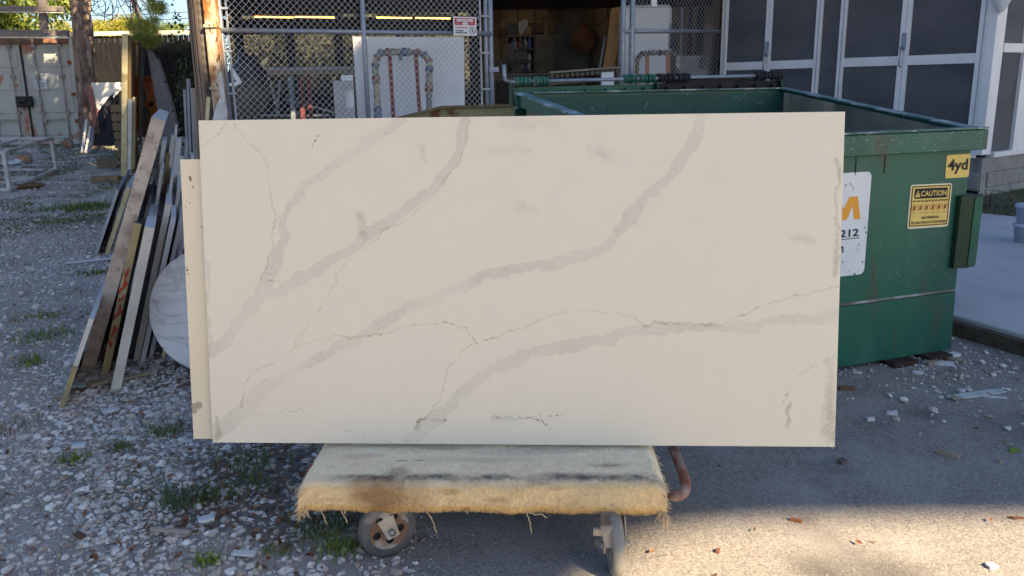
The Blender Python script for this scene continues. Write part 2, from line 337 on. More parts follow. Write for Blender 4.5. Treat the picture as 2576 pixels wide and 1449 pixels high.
# timber rack over the container
RK = mat('rack_timber', (.20, .17, .155), (.14, .12, .11), 9, .85, .003, 40, stretch=(.2, 1, 2)); CRM = mat('cream_trim', (.62, .57, .48), (.5, .46, .4), 5, .7)
t = thing('timber_rack', 'weathered grey timber rack frame standing over the container', 'rack', base(110, 18.6))
def hbeam(x0, x1, ya, yb, Y, m, nm, yc=None):
    a = at(x0, (ya+yb)/2, Y); b = at(x1, (ya+yb)/2+2, Y); h = abs(at(x0, ya, Y).z-at(x0, yb, Y).z)
    MB().beam(a, b, .09, h).build(nm, m, t)
hbeam(-60, 163, 14, 27, 18.6, RK, 'beam'); hbeam(-60, 162, 28.5, 31, 18.62, CRM, 'trim_strip')
hbeam(-60, 172, 74, 90, 18.7, RK, 'beam'); hbeam(-60, 175, 91.5, 95, 18.72, CRM, 'trim_strip')
pa = at(104, -60, 18.8); pb = at(112, 86, 18.8); MB().beam((pa.x, 18.8, pa.z), (pb.x, 18.8, pb.z), .15, .1, (0, 1, 0)).build('post', RK, t)
# broadleaf tree behind the rack
t = thing('mango_tree', 'dark green large leaved tree hanging over the rack at top left', 'tree', base(20, 21.5))
b = V(t['_o']); MB().tube([b, b+V((.2, .1, 2.2)), at(60, -60, 21.5)], [.16, .13, .08], 8).build('trunk', BARK, t)
cc = []
for px, py, rr, n in ((20, 52, .34, 260), (35, 66, .25, 200), (8, 60, .3, 180), (55, 70, .15, 90), (110, 6, .3, 220), (150, 10, .26, 200), (175, 8, .2, 140), (60, 8, .3, 120), (0, 5, .4, 300), (130, 33, .14, 50), (150, -20, .4, 300), (60, -25, .6, 500), (185, 16, .14, 50)):
    c = at(px, py, 21.3); cc.append(np.array(c)+rng.normal(0, 1, (n, 3))*rr*.62)
for px, py, rr, n in ((95, 50, .5, 60), (120, 65, .4, 50), (85, 70, .4, 50)):
    cc.append(np.array(at(px, py, 23))+rng.normal(0, 1, (n, 3))*rr*.6)
cc = np.concatenate(cc); co, tr = leaf_co(cc, rng.uniform(.10, .21, len(cc)), .38, .9)
kind(fast_mesh('crown', co, tr, LEAF, leafcol(len(cc), (.12, .17, .03), .5), parent=t), 'stuff')
TW = mat('twig', (.10, .08, .07))
for px, py in ((60, 30), (95, 50), (110, 62), (75, 66)):
    a = at(30, 20, 22); c = at(px, py, 22.5); MB().tube([a, a.lerp(c, .5)+V((0, 0, .1)), c], [.02, .014, .006], 5).build('limb', TW, t)

# pine with hanging branch
t = thing('pine_tree', 'pine with plated brown trunk beside the container and a hanging needle branch', 'tree', base(222, 18.2))
mb = MB(); n_ = 16; rings = 70; vs_ = []
A = at(195, -80, 18.2); B = at(226, 345, 18.2); B.z = gz(0, 18)-.05
for i in range(rings):
    p = B.lerp(A, i/(rings-1))
    for k in range(n_):
        a = 2*pi*k/n_; q = V((cos(a), sin(a), 0)); r_ = .185+.05*max(0, 1-i/6)
        pl = noise.noise(V((q.x*2.6, q.y*2.6, p.z*2.3)))+.5*noise.noise(V((q.x*6, q.y*6, p.z*5)))
        vs_.append(p+q*(r_+.022*(1 if pl > .02 else -.5)+.01*pl))
mb.add(vs_, [(i*n_+k, i*n_+(k+1) % n_, (i+1)*n_+(k+1) % n_, (i+1)*n_+k) for i in range(rings-1) for k in range(n_)])
PB = mat('pine_bark', (.25, .185, .145), (.10, .07, .055), 9, .95, .02, 30, stretch=(1, 1, .4), c3=(.34, .26, .20), scale3=7, t3=(.55, .62))
mb.build('trunk', PB, t)
tufts = [(385, 14, 15), (395, 24, 15), (405, 10, 15), (372, 52, 16), (392, 50, 13), (352, 62, 15), (362, 76, 15), (345, 48, 12), (335, 70, 11), (375, 88, 14), (366, 98, 12), (356, 92, 10), (385, 104, 11), (376, 108, 9), (330, 56, 9), (398, 94, 9), (350, 82, 13), (370, 66, 14), (388, 76, 12), (340, 84, 9), (325, 64, 8), (380, 2, 14), (410, 18, 9)]
br = MB(); nd = []
root = at(200, -60, 18.2)
hub = at(330, -30, 14.5); br.tube([root, root.lerp(hub, .5)+V((0, 0, .25)), hub], [.07, .05, .035], 6)
for px, py, r_ in tufts:
    c = at(px, py, 14+rng.uniform(-.5, .5)); m_ = hub.lerp(c, .55)+V((rng.uniform(-.12, .12), 0, rng.uniform(-.05, .15)))
    br.tube([hub, m_, c], [.014, .009, .005], 4); nd.append((c, r_/FD*14*1.7))
br.build('branch', TW, t)
co = []; ct = []
for c, L in nd:
    n = 170; d = rng.normal(0, 1, (n, 3)); d[:, 2] -= .35; d /= np.linalg.norm(d, axis=1)[:, None]; s = np.cross(d, rng.normal(0, 1, (n, 3))); s /= np.linalg.norm(s, axis=1)[:, None]
    o_ = np.array(c)+rng.normal(0, .035, (n, 3)); l = L*rng.uniform(.7, 1.2, (n, 1)); dr = np.array([0, 0, -1.])*l*.18
    q = np.stack([o_-s*.0035, o_+s*.0035, o_+d*l+dr], 1); co.append(q)
    g_ = np.array([.36, .40, .08])*rng.uniform(.55, 1.25, (n, 1)); ct.append(np.repeat(g_, 3, 0))
co = np.concatenate(co); ct = np.concatenate(ct)
kind(fast_mesh('needles', co, np.arange(len(co)*3).reshape(-1, 3), LEAF, ct, parent=t), 'stuff')
n = 15000; cc = clumps((-5.9, 13.0, 5.75), (1.75, 1.0, 1.55), n, 160); co_, tr_ = leaf_co(cc, rng.uniform(.14, .26, n), .4, .6)  # leaf mass added out of view to shade the container
kind(fast_mesh('crown', co_, tr_, LEAF, leafcol(n, (.12, .15, .03), .4), parent=t), 'stuff')
MB().tube([hub, (-6.1, 13.2, 4.6), (-5.6, 12.6, 6.2)], [.05, .04, .02], 6).build('limb', TW, t)  # carries the added leaf mass
cw = MB()
for i in range(22):   # bare curling twigs
    a = at(rng.uniform(222, 330), rng.uniform(-10, 14), 14.4); p = [a]; ang = rng.uniform(-2.2, -.9); dd = rng.choice([-1, 1])*rng.uniform(.25, .55)
    for k in range(9): ang += dd; p.append(p[-1]+V((cos(ang), rng.uniform(-.2, .2), sin(ang)-.25))*.055)
    cw.tube(p, .0055, 4)
for i in range(5): a = at(250+i*18, -20, 14.4); cw.tube([a, a+V((.08, 0, -.2)), a+V((rng.uniform(-.1, .3), 0, -.45))], .008, 4)
kind(cw.build('bare_twigs', TW, t), 'stuff')

# upright pack of slabs on edge
YS = mat('slab_edge_yellow', (.66, .58, .36), (.52, .44, .24), 8, .7, .002, 40, c3=(.35, .28, .15), scale3=4, t3=(.6, .68)); WS = mat('slab_edge_white', (.62, .62, .60), (.48, .47, .45), 10, .6, .001, 40)
BS = mat('board_brown', (.26, .19, .10), (.19, .13, .07), 6, .8, .002, 30, stretch=(1, 1, .3))
grp = 'tall slabs standing on edge in the yard rack'
UPR = [(YS, 305, 450, 307, 84, 13, 2.4, 'tallest upright slab with sunlit pale yellow front edge', BS, 13.2), (BS, 320, 440, 321, 97, 8, 2.6, 'tan brown upright board close behind the yellow edged slab', BS, 13.3),
       (WS, 320, 440, 322, 249, 9, .35, 'short marbled white slab standing against the right of the yellow edged slab', YS, 13.0), (YS, 331, 425, 334, 244, 6, .4, 'thin tan slab second right of the yellow edged slab', YS, 13.2)]
# orange A frame behind
OR = mat('orange_paint', (.42, .13, .045), (.30, .09, .035), 7, .6)
t = thing('orange_stand', 'orange painted A shaped stand behind the upright slabs', 'stand', base(370, 14.6)); Y = 14.6
for a, b_ in (((344, 205), (344, 330)), ((362, 196), (392, 310)), ((377, 198), (398, 300)), ((340, 200), (380, 198)), ((352, 262), (388, 262))):
    MB().beam(at(*a, Y), at(*b_, Y), .075, .05, (0, 1, 0)).build('leg' if a[1] != b_[1] else 'crosspiece', OR, t)
# leaning grey slab
GS = mat('grey_stone', (.22, .23, .26), (.17, .18, .20), 6, .5, .001, 30)
poly = [at(x, y, 14.0+.003*(y-100)*0) for x, y in ((370, 126), (380, 130), (388, 145), (396, 150), (432, 262), (447, 330), (418, 372), (405, 330))]
solo(MB().prism(poly, (.02, .05, 0)), 'grey_offcut', GS, 'long tapering grey stone offcut leaning behind the orange stand', 'stone offcut')
solo(MB().beam(at(358, 128, 14.3), at(352, 365, 14.2), .05, .04, (0, 1, 0)), 'metal_post', mat('galv_dark', (.20, .21, .21), (.13, .13, .13), 8, .5, metal=.3), 'thin grey metal post rising behind the upright slabs', 'post')
# lit white sheet, tarp, crate
SHT = mat('white_sheet', (.80, .78, .72), (.70, .68, .62), 4, .8); Y = 17.0
solo(MB().prism([at(x, y, Y) for x, y in ((229, 208), (307, 207), (307, 224), (252, 279), (244, 292), (240, 268))], (0, .04, 0)), 'white_board', SHT, 'sunlit white board beside the pine trunk', 'board')
solo(MB().prism([at(x, y, Y-.05) for x, y in ((214, 222), (228, 214), (240, 268), (252, 279), (243, 300), (236, 330), (226, 262))], (0, .03, 0)), 'red_board', mat('faded_red', (.28, .12, .10), (.2, .09, .08), 6), 'faded red board slanting below the white board', 'board')
TP = mat('black_plastic', (.015, .016, .02), (.03, .03, .035), 8, .6, .004, 12, spec=.15)
bm = MB(); vs_ = []; nu, nv = 9, 8
for j in range(nv):
    for i in range(nu):
        u, v = i/(nu-1), j/(nv-1); x = 246+(285-246)*u-(10*v)*(1-u); y0 = 282-52*u; y1 = 367
        p = at(x, y0+(y1-y0)*v, 16.6); p.y += .10*noise.noise(V((u*6, v*2, 1))); vs_.append(p)
bm.add(vs_, [(j*nu+i, j*nu+i+1, (j+1)*nu+i+1, (j+1)*nu+i) for j in range(nv-1) for i in range(nu-1)], True)
k_ = len(bm.v); bm.add([p+V((0, .25, 0)) for p in vs_], [(j*nu+i, j*nu+i+1, (j+1)*nu+i+1, (j+1)*nu+i) for j in range(nv-1) for i in range(nu-1)], True)
solo(bm, 'black_tarpaulin', TP, 'black plastic tarpaulin draped below the white board', 'tarpaulin')
CR = mat('crate_wood', (.24, .17, .10), (.15, .11, .07), 9, .85, .002, 40)
t = thing('wooden_crate', 'tall slatted wooden crate left of the upright slabs', 'crate', base(296, 15.8)); Y = 15.8
ca = at(284, 262, Y); cb = at(306, 262, Y); z0 = gz(0, Y)
for k in range(6):
    z = z0+.09+(ca.z-z0-.1)*k/5.4; MB().box(((ca.x+cb.x)/2, Y, z), (cb.x-ca.x+.1, .03, .135)).build('plank', CR, t)
for x in (ca.x, cb.x+.08): MB().box((x, Y+.05, (z0+ca.z)/2), (.05, .05, ca.z-z0)).build('corner_batten', CR, t)
MB().box(((ca.x+cb.x)/2, Y+.3, (z0+ca.z)/2), (cb.x-ca.x, .4, ca.z-z0-.05)).build('inner_box', CR, t)
for i, (xa, ya, xb, yb, lab, m) in enumerate(((218, 300, 222, 358, 'thin white strip leaning on the container corner', WS), (228, 318, 231, 362, 'short white strip leaning below the red board', WS), (236, 325, 240, 364, 'dark metal strip leaning beside the black tarpaulin', GS))):
    solo(MB().beam(at(xa, ya, 17.2), base(xb, 17.0), .05, .02, (0, 1, 0)), 'leaning_strip', m, lab, 'strip')

# steel table frame lying on its side, casters out
GF = mat('galv_white', (.50, .50, .50), (.36, .35, .35), 9, .5, .001, 30, c3=(.25, .16, .11), scale3=5, t3=(.6, .66)); CAR = mat('caster_rust', (.36, .19, .11), (.25, .13, .08), 12, .7); TY = mat('tyre_grey', (.10, .10, .105), (.16, .15, .15), 10, .85)
n1 = gnd(27, 492, .06); n2 = gnd(143, 445, .10); dv = (n2-n1); dv.z = 0; L_ = dv.length; dv.normalize(); lf = V((-dv.y, dv.x, 0)); lf = lf if lf.x < 0 else -lf; lf = V((-1, .1, 0)).normalized()
hh = at(18, 384, n1.y).z-.06
t = thing('steel_frame_cart', 'pale steel frame cart tipped on its side with tan casters sticking out', 'cart', (n1.x, n1.y, .05))
zg_ = gz(0, n1.y)+.04; hh = at(18, 384, n1.y).z-zg_; p0 = V((n1.x, n1.y, zg_)); p1 = V((n2.x, n2.y, gz(0, n2.y)+.04)); P4 = [p0, p1, p1+lf*1.2, p0+lf*1.2]; U_ = V((0, 0, hh))
for i in range(4):
    MB().beam(P4[i], P4[(i+1) % 4], .05, .04).build('bottom_rail', GF, t); MB().beam(P4[i]+U_, P4[(i+1) % 4]+U_, .05, .05).build('top_rail', GF, t); MB().beam(P4[i], P4[i]+U_, .05, .05).build('leg', GF, t)
MB().beam(P4[0]+U_*.96+lf*.6, P4[1]+U_*.96+lf*.6, .04, .04).build('middle_rail', GF, t); MB().beam(P4[0].lerp(P4[1], .55), P4[3].lerp(P4[2], .55), .04, .04).build('bottom_rail', GF, t); MB().beam(P4[0]+U_+lf*.1, P4[2]+U_, .03, .03).build('brace', GF, t); MB().beam(P4[0].lerp(P4[1], .5), P4[3], .03, .03).build('brace', GF, t)
def caster(t, c, r, axis, stem, mw, mf, wd=.045):
    w = MB().lathe(c-V(axis)*wd/2, axis, [(0, .0), (0, r*.9), (wd*.2, r), (wd*.8, r), (wd, r*.9), (wd, 0)], 20).build('wheel', mw, t)
    MB().lathe(V(c)-V(axis)*(wd/2+.006), axis, [(0, 0), (0, r*.62), (wd+.012, r*.62), (wd+.012, 0)], 16).build('hub', mf, w)
    MB().beam(V(c)-V(axis)*(wd/2+.016), stem-V(axis)*(wd/2+.012), .05, .008, axis).beam(V(c)+V(axis)*(wd/2+.016), stem+V(axis)*(wd/2+.012), .05, .008, axis).box(stem, (.09, .09, .03)).build('fork', mf, t)
for ptop, px, py in ((p0, 68, 398), (p1, 172, 361)):
    c = at(px, py, ptop.y-.15); st = ptop+U_*.93+V((.05, 0, 0)); st = st.lerp(c, .6); caster(t, c, 14.5/FD*c.y, V((.25, 1, .1)).normalized(), st, TY, CAR)
# palette of ground timbers and small litter near the slabs
for i, (x0, y0, x1, y1, lab) in enumerate(((248, 433, 303, 431, 'pale ground timber nearest the container in the row of three'), (255, 441, 303, 443, 'middle flat ground timber left of the upright slabs'), (235, 470, 303, 468, 'brown ground timber nearest the leaning slabs'))):
    a = gnd(x0, y0, .06); b_ = gnd(x1, y1, .06); solo(MB().beam(V((a.x, a.y, gz(0, a.y)+.04)), V((b_.x, b_.y, gz(0, b_.y)+.04)), .14, .07), 'ground_timber', CR, lab, 'timber', 'timbers lying on the ground')

# ================================================================== OPEN WORKSHOP
GALV = mat('galvanised', (.30, .33, .38), (.22, .25, .30), 20, .45, metal=.35, spec=.5); WIREM = mat('galv_wire', (.50, .54, .60), rough=.45, metal=.4, spec=.5)
FA0 = V((-3.02, 9.3, 0)); FAd = V((2.98, 1.7, 0)).normalized()
def hit(px, py, p, d): return on_plane(px, py, p, V((-d.y, d.x, 0)))
shop = thing('workshop_building', 'open fronted dark workshop with tan ribbed walls and hanging tube lamps', 'building', (0, 14, .2))
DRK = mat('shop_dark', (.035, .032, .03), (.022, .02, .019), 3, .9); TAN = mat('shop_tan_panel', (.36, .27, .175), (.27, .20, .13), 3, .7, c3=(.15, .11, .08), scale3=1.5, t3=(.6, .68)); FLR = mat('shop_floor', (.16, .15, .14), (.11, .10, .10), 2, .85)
plan = [(-3.35, 9.5), (-.25, 11.3), (1.5, 11.4), (3.3, 12.8), (8, 20.5), (-7.35, 20.5)]
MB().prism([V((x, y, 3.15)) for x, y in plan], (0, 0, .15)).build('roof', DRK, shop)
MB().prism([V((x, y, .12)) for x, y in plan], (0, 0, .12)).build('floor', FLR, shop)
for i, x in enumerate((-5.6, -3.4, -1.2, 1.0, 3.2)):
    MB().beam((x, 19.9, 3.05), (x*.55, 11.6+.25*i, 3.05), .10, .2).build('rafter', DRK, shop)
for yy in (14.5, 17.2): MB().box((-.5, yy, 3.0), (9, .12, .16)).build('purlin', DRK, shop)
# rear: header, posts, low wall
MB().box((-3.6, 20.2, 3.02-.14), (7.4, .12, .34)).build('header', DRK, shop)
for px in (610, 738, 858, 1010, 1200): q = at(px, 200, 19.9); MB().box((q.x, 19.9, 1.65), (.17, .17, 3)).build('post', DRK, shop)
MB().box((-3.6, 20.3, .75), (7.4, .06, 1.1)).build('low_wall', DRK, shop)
# right part of the rear wall: ribbed tan sheets + dark doorway
def sheet_wall(a, b, z0, z1, m, parent, pitch=.3, nm='wall_panel'):
    a = V(a); b = V(b); n = max(1, int((b-a).length/pitch)); d = (b-a)/n; nn = V((-d.y, d.x, 0)).normalized(); 
    if nn.y > 0: nn = -nn
    for i in range(n):
        p = a+d*i; q = a+d*(i+1)*1.0; c = (p+q)/2
        MB().beam(p+d*.03+nn*.012*(i % 2), q-d*.03+nn*.012*(i % 2), .02, .01).v
        k = MB().hexa([V((u.x, u.y, z)) for z in (z0, z1) for u in (p+d*.04, q-d*.04, q-d*.04-nn*.02, p+d*.04-nn*.02)]).build(nm, m, parent)
        MB().hexa([V((u.x, u.y, z)) for z in (z0, z1) for u in (p-d*.05+nn*.03, p+d*.05+nn*.03, p+d*.07, p-d*.07)]).build('rib', m, k)
W0 = at(1215, 200, 18.5); W1 = at(1390, 200, 18.2); W2 = at(1482, 200, 18.2); W3 = at(1850, 200, 17)
for p in (W0, W1, W2, W3): p.z = 0
sheet_wall(W0, W1, .2, 3.1, TAN, shop, .32)
sheet_wall(W2, W3, .2, 3.1, TAN, shop, .36)
DG = mat('door_grey', (.13, .135, .13), (.09, .09, .09), 4, .6)
sheet_wall(W1+V((.1, .5, 0)), W2+V((0, .5, 0)), .2, 3.1, DG, shop, .5, 'sliding_door')
for q in (W1, W2): MB().box((q.x, q.y-.05, 1.65), (.16, .16, 2.95)).build('door_post', mat('post_brown', (.20, .15, .10), (.14, .10, .07), 5), shop)
a = at(1196, 200, 16.5); MB().box((a.x, 16.5, 1.65), (.2, .2, 3)).build('post', DRK, shop)
# far side walls so that the inside is enclosed
sheet_wall(V((W3.x, 17, 0)), V((3.35, 12.9, 0)), .2, 3.1, TAN, shop, .4)
GP = mat('grey_board', (.20, .21, .205), (.16, .165, .16), 5, .6)
q0 = at(1392, 87, 17.9); q1 = at(1480, 172, 17.9); solo(MB().box(((q0.x+q1.x)/2, 17.9, (q0.z+q1.z)/2), (q1.x-q0.x, .03, q0.z-q1.z)), 'grey_sheet', GP, 'dull grey sheet standing in the dark doorway', 'sheet')
# lamps
LE = emis('lamp_glow', (1, .42, .07), 3.2)
for i, (x0, x1, y0, y1, Y, lab) in enumerate(((638, 740, 42, 44, 15.5, 'leftmost of the glowing tube lamps behind the chain link fence'), (740, 843, 42.5, 44, 15.2, 'glowing tube lamp second from the left'), (945, 1038, 44, 45.5, 14.6, 'glowing tube lamp left of the pair nearest the sign'), (1043, 1135, 45, 46.5, 14.3, 'glowing tube lamp right of the pair nearest the sign'))):
    a = at(x0+2, y0, Y); b = at(x1-2, y1, Y); t = thing('tube_lamp', lab, 'lamp', tuple((a+b)/2), 'ceiling tube lamps')
    MB().tube([a, b], .011, 6).build('tube', LE, t); MB().beam(a+V((0, .02, .05)), b+V((0, .02, .05)), .10, .04).build('housing', DRK, t)
    for q in (a.lerp(b, .2), a.lerp(b, .8)): MB().tube([q+V((0, 0, .05)), (q.x, q.y, 3.15)], .006, 4).build('hanger', DRK, t)
# hedge behind the shop
for i, (px, lab) in enumerate(((640, 'leftmost dappled hedge mass behind the workshop'), (800, 'dappled hedge mass behind the workshop, second from left'), (960, 'dappled hedge mass behind the white slab'), (1120, 'dappled hedge mass behind the sign'))):
    q = at(px, 150, 22.5); c = (q.x, 22.5, 1.6); t = thing('hedge_bush', lab, 'bush', (q.x, 22.5, .3), 'bushes behind the workshop')
    MB().tube([(q.x, 22.5, .3), (q.x+.1, 22.5, 1.6)], [.06, .03], 6).build('stem', BARK, t)
    n = 6500; cen = np.array(c)+rng.uniform(-1, 1, (n, 3))*np.array([1.1, .6, 1.7]); cen[:, 2] += .15; co, tr = leaf_co(cen, rng.uniform(.045, .10, n), .5); 
    kind(fast_mesh('foliage', co, tr, LEAF, leafcol(n, (.028, .032, .019), .9), parent=t), 'stuff')

CLO = mat('shade_cloth', (.03, .032, .022), (.07, .07, .05), 9, .9)
tag(MB().box((-3.4, 23.6, 1.9), (8.4, .03, 3.4)).build('shade_cloth', CLO, origin=(-3.4, 23.6, .2)), 'dark shade cloth hanging behind the bushes at the back of the workshop', 'cloth')
# ---- chain link fences
def chainlink(parent, p, d, L, z0, z1, w=.074, r=.0026):
    cols = int(L/(w/2)); rows = int((z1-z0)/(w/2)); vs_ = []; fs = []; nrm = V((-d.y, d.x, 0))
    co = []; tr = []; base_i = 0
    ring = [(0, r), (r*.87, -r*.5), (-r*.87, -r*.5)]
    for i in range(cols):
        for k in range(rows+1):
            odd = (k+i) % 2; c = p+d*((i+odd)*w/2); sgn = 1 if odd else -1
            for a, b in ring: co.append((c.x+d.x*a+nrm.x*(b+.0015*sgn), c.y+d.y*a+nrm.y*(b+.0015*sgn), z0+k*w/2))
            if k:
                o1 = base_i+3*(k-1); o2 = base_i+3*k
                for m_ in range(3):
                    n_ = (m_+1) % 3; tr.append((o1+m_, o1+n_, o2+n_)); tr.append((o1+m_, o2+n_, o2+m_))
        base_i += 3*(rows+1)
    return kind(fast_mesh('wire_mesh', co, tr, WIREM, parent=parent), 'stuff')
def post(t, px, py, pl, dr, r=.03, z1=3.7, nm='post'):
    q = hit(px, py, pl, dr); MB().tube([(q.x, q.y, gz(q.x, q.y)), (q.x, q.y, z1)], r, 12).build(nm, GALV, t); return q
nA = V((-FAd.y, FAd.x, 0))
t = thing('chain_link_fence', 'galvanised chain link fence panel with mid rail, left of the doorway', 'fence', (-1.6, 10.1, .15))
qa = post(t, 556, 80, FA0, FAd, .033); qm = post(t, 915, 80, FA0-nA*.04, FAd, .028); qb = post(t, 1222, 85, FA0, FAd, .024); qc = post(t, 1234, 85, FA0+nA*.0+FAd*.0, FAd, .034, nm='gate_post')
ra = hit(556, 76, FA0-nA*.03, FAd); rb = hit(1236, 85, FA0-nA*.03, FAd)
MB().tube([ra, rb], .028, 10).build('mid_rail', GALV, t)
Lf = (qb-qa).length; st = V((qa.x, qa.y, 0))+FAd*.06-nA*.0
chainlink(t, st, FAd, Lf-.1, .2, 3.6)
for q, s in ((qa, 1), (qb, -1)):
    bx = V((q.x, q.y, 0))+FAd*s*.075; MB().box((bx.x, bx.y, 1.9), (.022, .006, 3.4), az=math.atan2(FAd.y, FAd.x)).build('tension_bar', GALV, t)
    for z in (.5, .95, 1.42, 1.86, 2.3, 2.75): MB().beam(V((q.x, q.y, z))-FAd*s*.035, V((bx.x, bx.y, z))+FAd*s*.012, .075, .022).build('tension_band', GALV, t)
q = hit(1243, 175, FA0-nA*.04, FAd); MB().box(q, (.12, .05, .06)).build('gate_latch', GALV, t)
# sign
TLs = hit(1140, 41.5, FA0-nA*.07, FAd); BRs = hit(1199, 88, FA0-nA*.07, FAd); sw = (V((BRs.x-TLs.x, BRs.y-TLs.y, 0))).length; sh_ = TLs.z-BRs.z+.01
SG = mat('sign_white', (.74, .74, .76), (.66, .66, .69), 6, .45); SR = mat('sign_red', (.42, .03, .04), rough=.5); SB = mat('sign_black', (.03, .03, .04), rough=.5)
t = thing('restricted_sign', 'white RESTRICTED AREA sign with red header on the chain link fence', 'sign', tuple(TLs-V((0, 0, sh_))))
def SP(u, v): return TLs+FAd*u*sw-V((0, 0, 1))*v*sh_
MB().prism([SP(0, 0), SP(1, 0), SP(1, 1), SP(0, 1)], nA*.006).build('plate', SG, t)
MB().prism([SP(.06, .07)-nA*.002, SP(.94, .07)-nA*.002, SP(.94, .44)-nA*.002, SP(.06, .44)-nA*.002], nA*.0015).build('header_panel', SR, t)
UP = V((0, 0, 1))
text('RESTRICTED', sh_*.17, SP(.5, .25)-nA*.002, FAd, UP, SG, t, align='CENTER', bold=.003, sx=sw*.80/(sh_*.17*6.1), off=.003)
text('AREA', sh_*.16, SP(.5, .41)-nA*.002, FAd, UP, SG, t, align='CENTER', bold=.003, off=.003)
for u in (.12, .72): MB().prism([SP(u, .345)-nA*.0045, SP(u+.14, .345)-nA*.0045, SP(u+.14, .365)-nA*.0045, SP(u, .365)-nA*.0045], nA*.001).build('rule', SG, t)
text('DO NOT ENTER', sh_*.10, SP(.08, .61), FAd, UP, SR, t, bold=.001, sx=sw*.54/(sh_*.10*7.6), off=.002)
text('AUTHORIZED', sh_*.085, SP(.08, .77), FAd, UP, SB, t, bold=.0015, sx=.9, off=.002); text('PERSONNEL ONLY', sh_*.085, SP(.08, .88), FAd, UP, SB, t, bold=.0015, sx=sw*.54/(sh_*.085*8.9), off=.002)
c = SP(.81, .72)-nA*.003; R_ = sh_*.19
ringp = [c+FAd*cos(a)*R_+UP*sin(a)*R_ for a in [2*pi*k/28 for k in range(28)]]; MB().tube(ringp, R_*.08, 4, closed=True).build('ring', SB, t)
pg = MB(); pg.box(c+UP*R_*.55, (R_*.24, .002, R_*.24), az=math.atan2(FAd.y, FAd.x))
for a, b_ in (((0, .4), (-.05, -.1)), ((-.05, -.1), (-.3, -.6)), ((-.05, -.1), (.3, -.55)), ((0, .3), (.35, .05)), ((0, .3), (-.35, .1))): pg.beam(c+FAd*a[0]*R_+UP*a[1]*R_, c+FAd*b_[0]*R_+UP*b_[1]*R_, .002, R_*.16, nA)
pg.build('walking_figure', SB, t); MB().beam(c+FAd*-.68*R_+UP*.68*R_, c+FAd*.68*R_-UP*.68*R_, .002, R_*.09, nA).build('slash', SB, t)

FB0 = V((1.49, 11.2, 0)); FBd = V((1.62, 1.32, 0)).normalized(); nB = V((-FBd.y, FBd.x, 0))
t = thing('chain_link_fence', 'chain link fence panel between the doorway and the screened porch', 'fence', (2.3, 11.9, .15))
q0 = post(t, 1567, 80, FB0, FBd, .032); q1 = post(t, 1590, 80, FB0-nB*.03, FBd, .036); ra = hit(1567, 78, FB0-nB*.02, FBd); rb = hit(1812, 79, FB0-nB*.02, FBd)
MB().tube([ra, rb], .026, 10).build('mid_rail', GALV, t); chainlink(t, V((q0.x, q0.y, 0)), FBd, (rb-ra).length, .2, 3.6)
q = hit(1645, 0, FB0-nB*.03, FBd); MB().box(q, (.09, .02, .16), az=.6).build('paper_tag', SG, t)

# rusty column, ribbed strip and hose at the left of the fence
RC = mat('rusty_column', (.55, .47, .34), (.46, .38, .27), 5, .7, .003, 40, c3=(.33, .12, .03), scale3=9, t3=(.44, .60), stretch=(1.5, 1.5, .5), c4=(.13, .05, .02), scale4=22, t4=(.56, .64))
def vpost(name, px0, px1, Y, depth, m, lab, cat, z1=4.6, py=150, group=None):
    a = at(px0, py, Y); b_ = at(px1, py, Y); return solo(MB().box(((a.x+b_.x)/2, Y+depth/2, z1/2), (b_.x-a.x, depth, z1)), name, m, lab, cat, group)
t = thing('rusty_column', 'cream and orange rusted steel column left of the chain link fence', 'column', (-3.2, 9.0, 0))
a = at(524, 150, 9.0); b_ = at(551, 150, 9.0); xm = (a.x+b_.x)/2; wv = b_.x-a.x
MB().box((xm, 9.06, 2.3), (wv, .12, 4.6)).build('box_section', RC, t)
for z in (at(530, 65, 9).z, at(540, 222, 9).z): MB().box((xm, 9.05, z), (wv+.02, .15, .03)).build('joint_band', RC, t)
a = at(562, 150, 9.15); solo(MB().beam((a.x-.02, 9.15, 0), (a.x-.02, 9.15, 4.6), .035, .05), 'angle_iron', mat('angle_red', (.28, .16, .10), (.2, .1, .07), 8), 'thin reddish angle iron between rusty column and fence post', 'angle iron')
RB = mat('ribbed_brown', (.28, .21, .16), (.18, .14, .11), 10, .7, .003, 40, stretch=(1, 1, .1))
t = thing('stacked_channel', 'brown ribbed metal channel standing at the corner of the workshop', 'channel', (-3.5, 8.9, 0))
a = at(484, 150, 8.9); b_ = at(504, 150, 8.9)
for k in range(4): x = a.x+(b_.x-a.x)*(k+.5)/4; MB().box((x, 8.92+.01*(k % 2), 2.3), ((b_.x-a.x)/4-.006, .06, 4.6)).build('strip', RB, t, bevel=.003)
a = at(514, 150, 9.1); mbh = MB().tube([(a.x+.01, 9.1, z) for z in np.arange(0, 4.6, .02)], [.052+.006*sin(z*70) for z in np.arange(0, 4.6, .02)], 10)
solo(mbh, 'ribbed_hose', mat('hose_grey', (.10, .09, .08), (.15, .13, .12), 6, .7), 'dark ribbed hose hanging between channel and rusty column', 'hose')

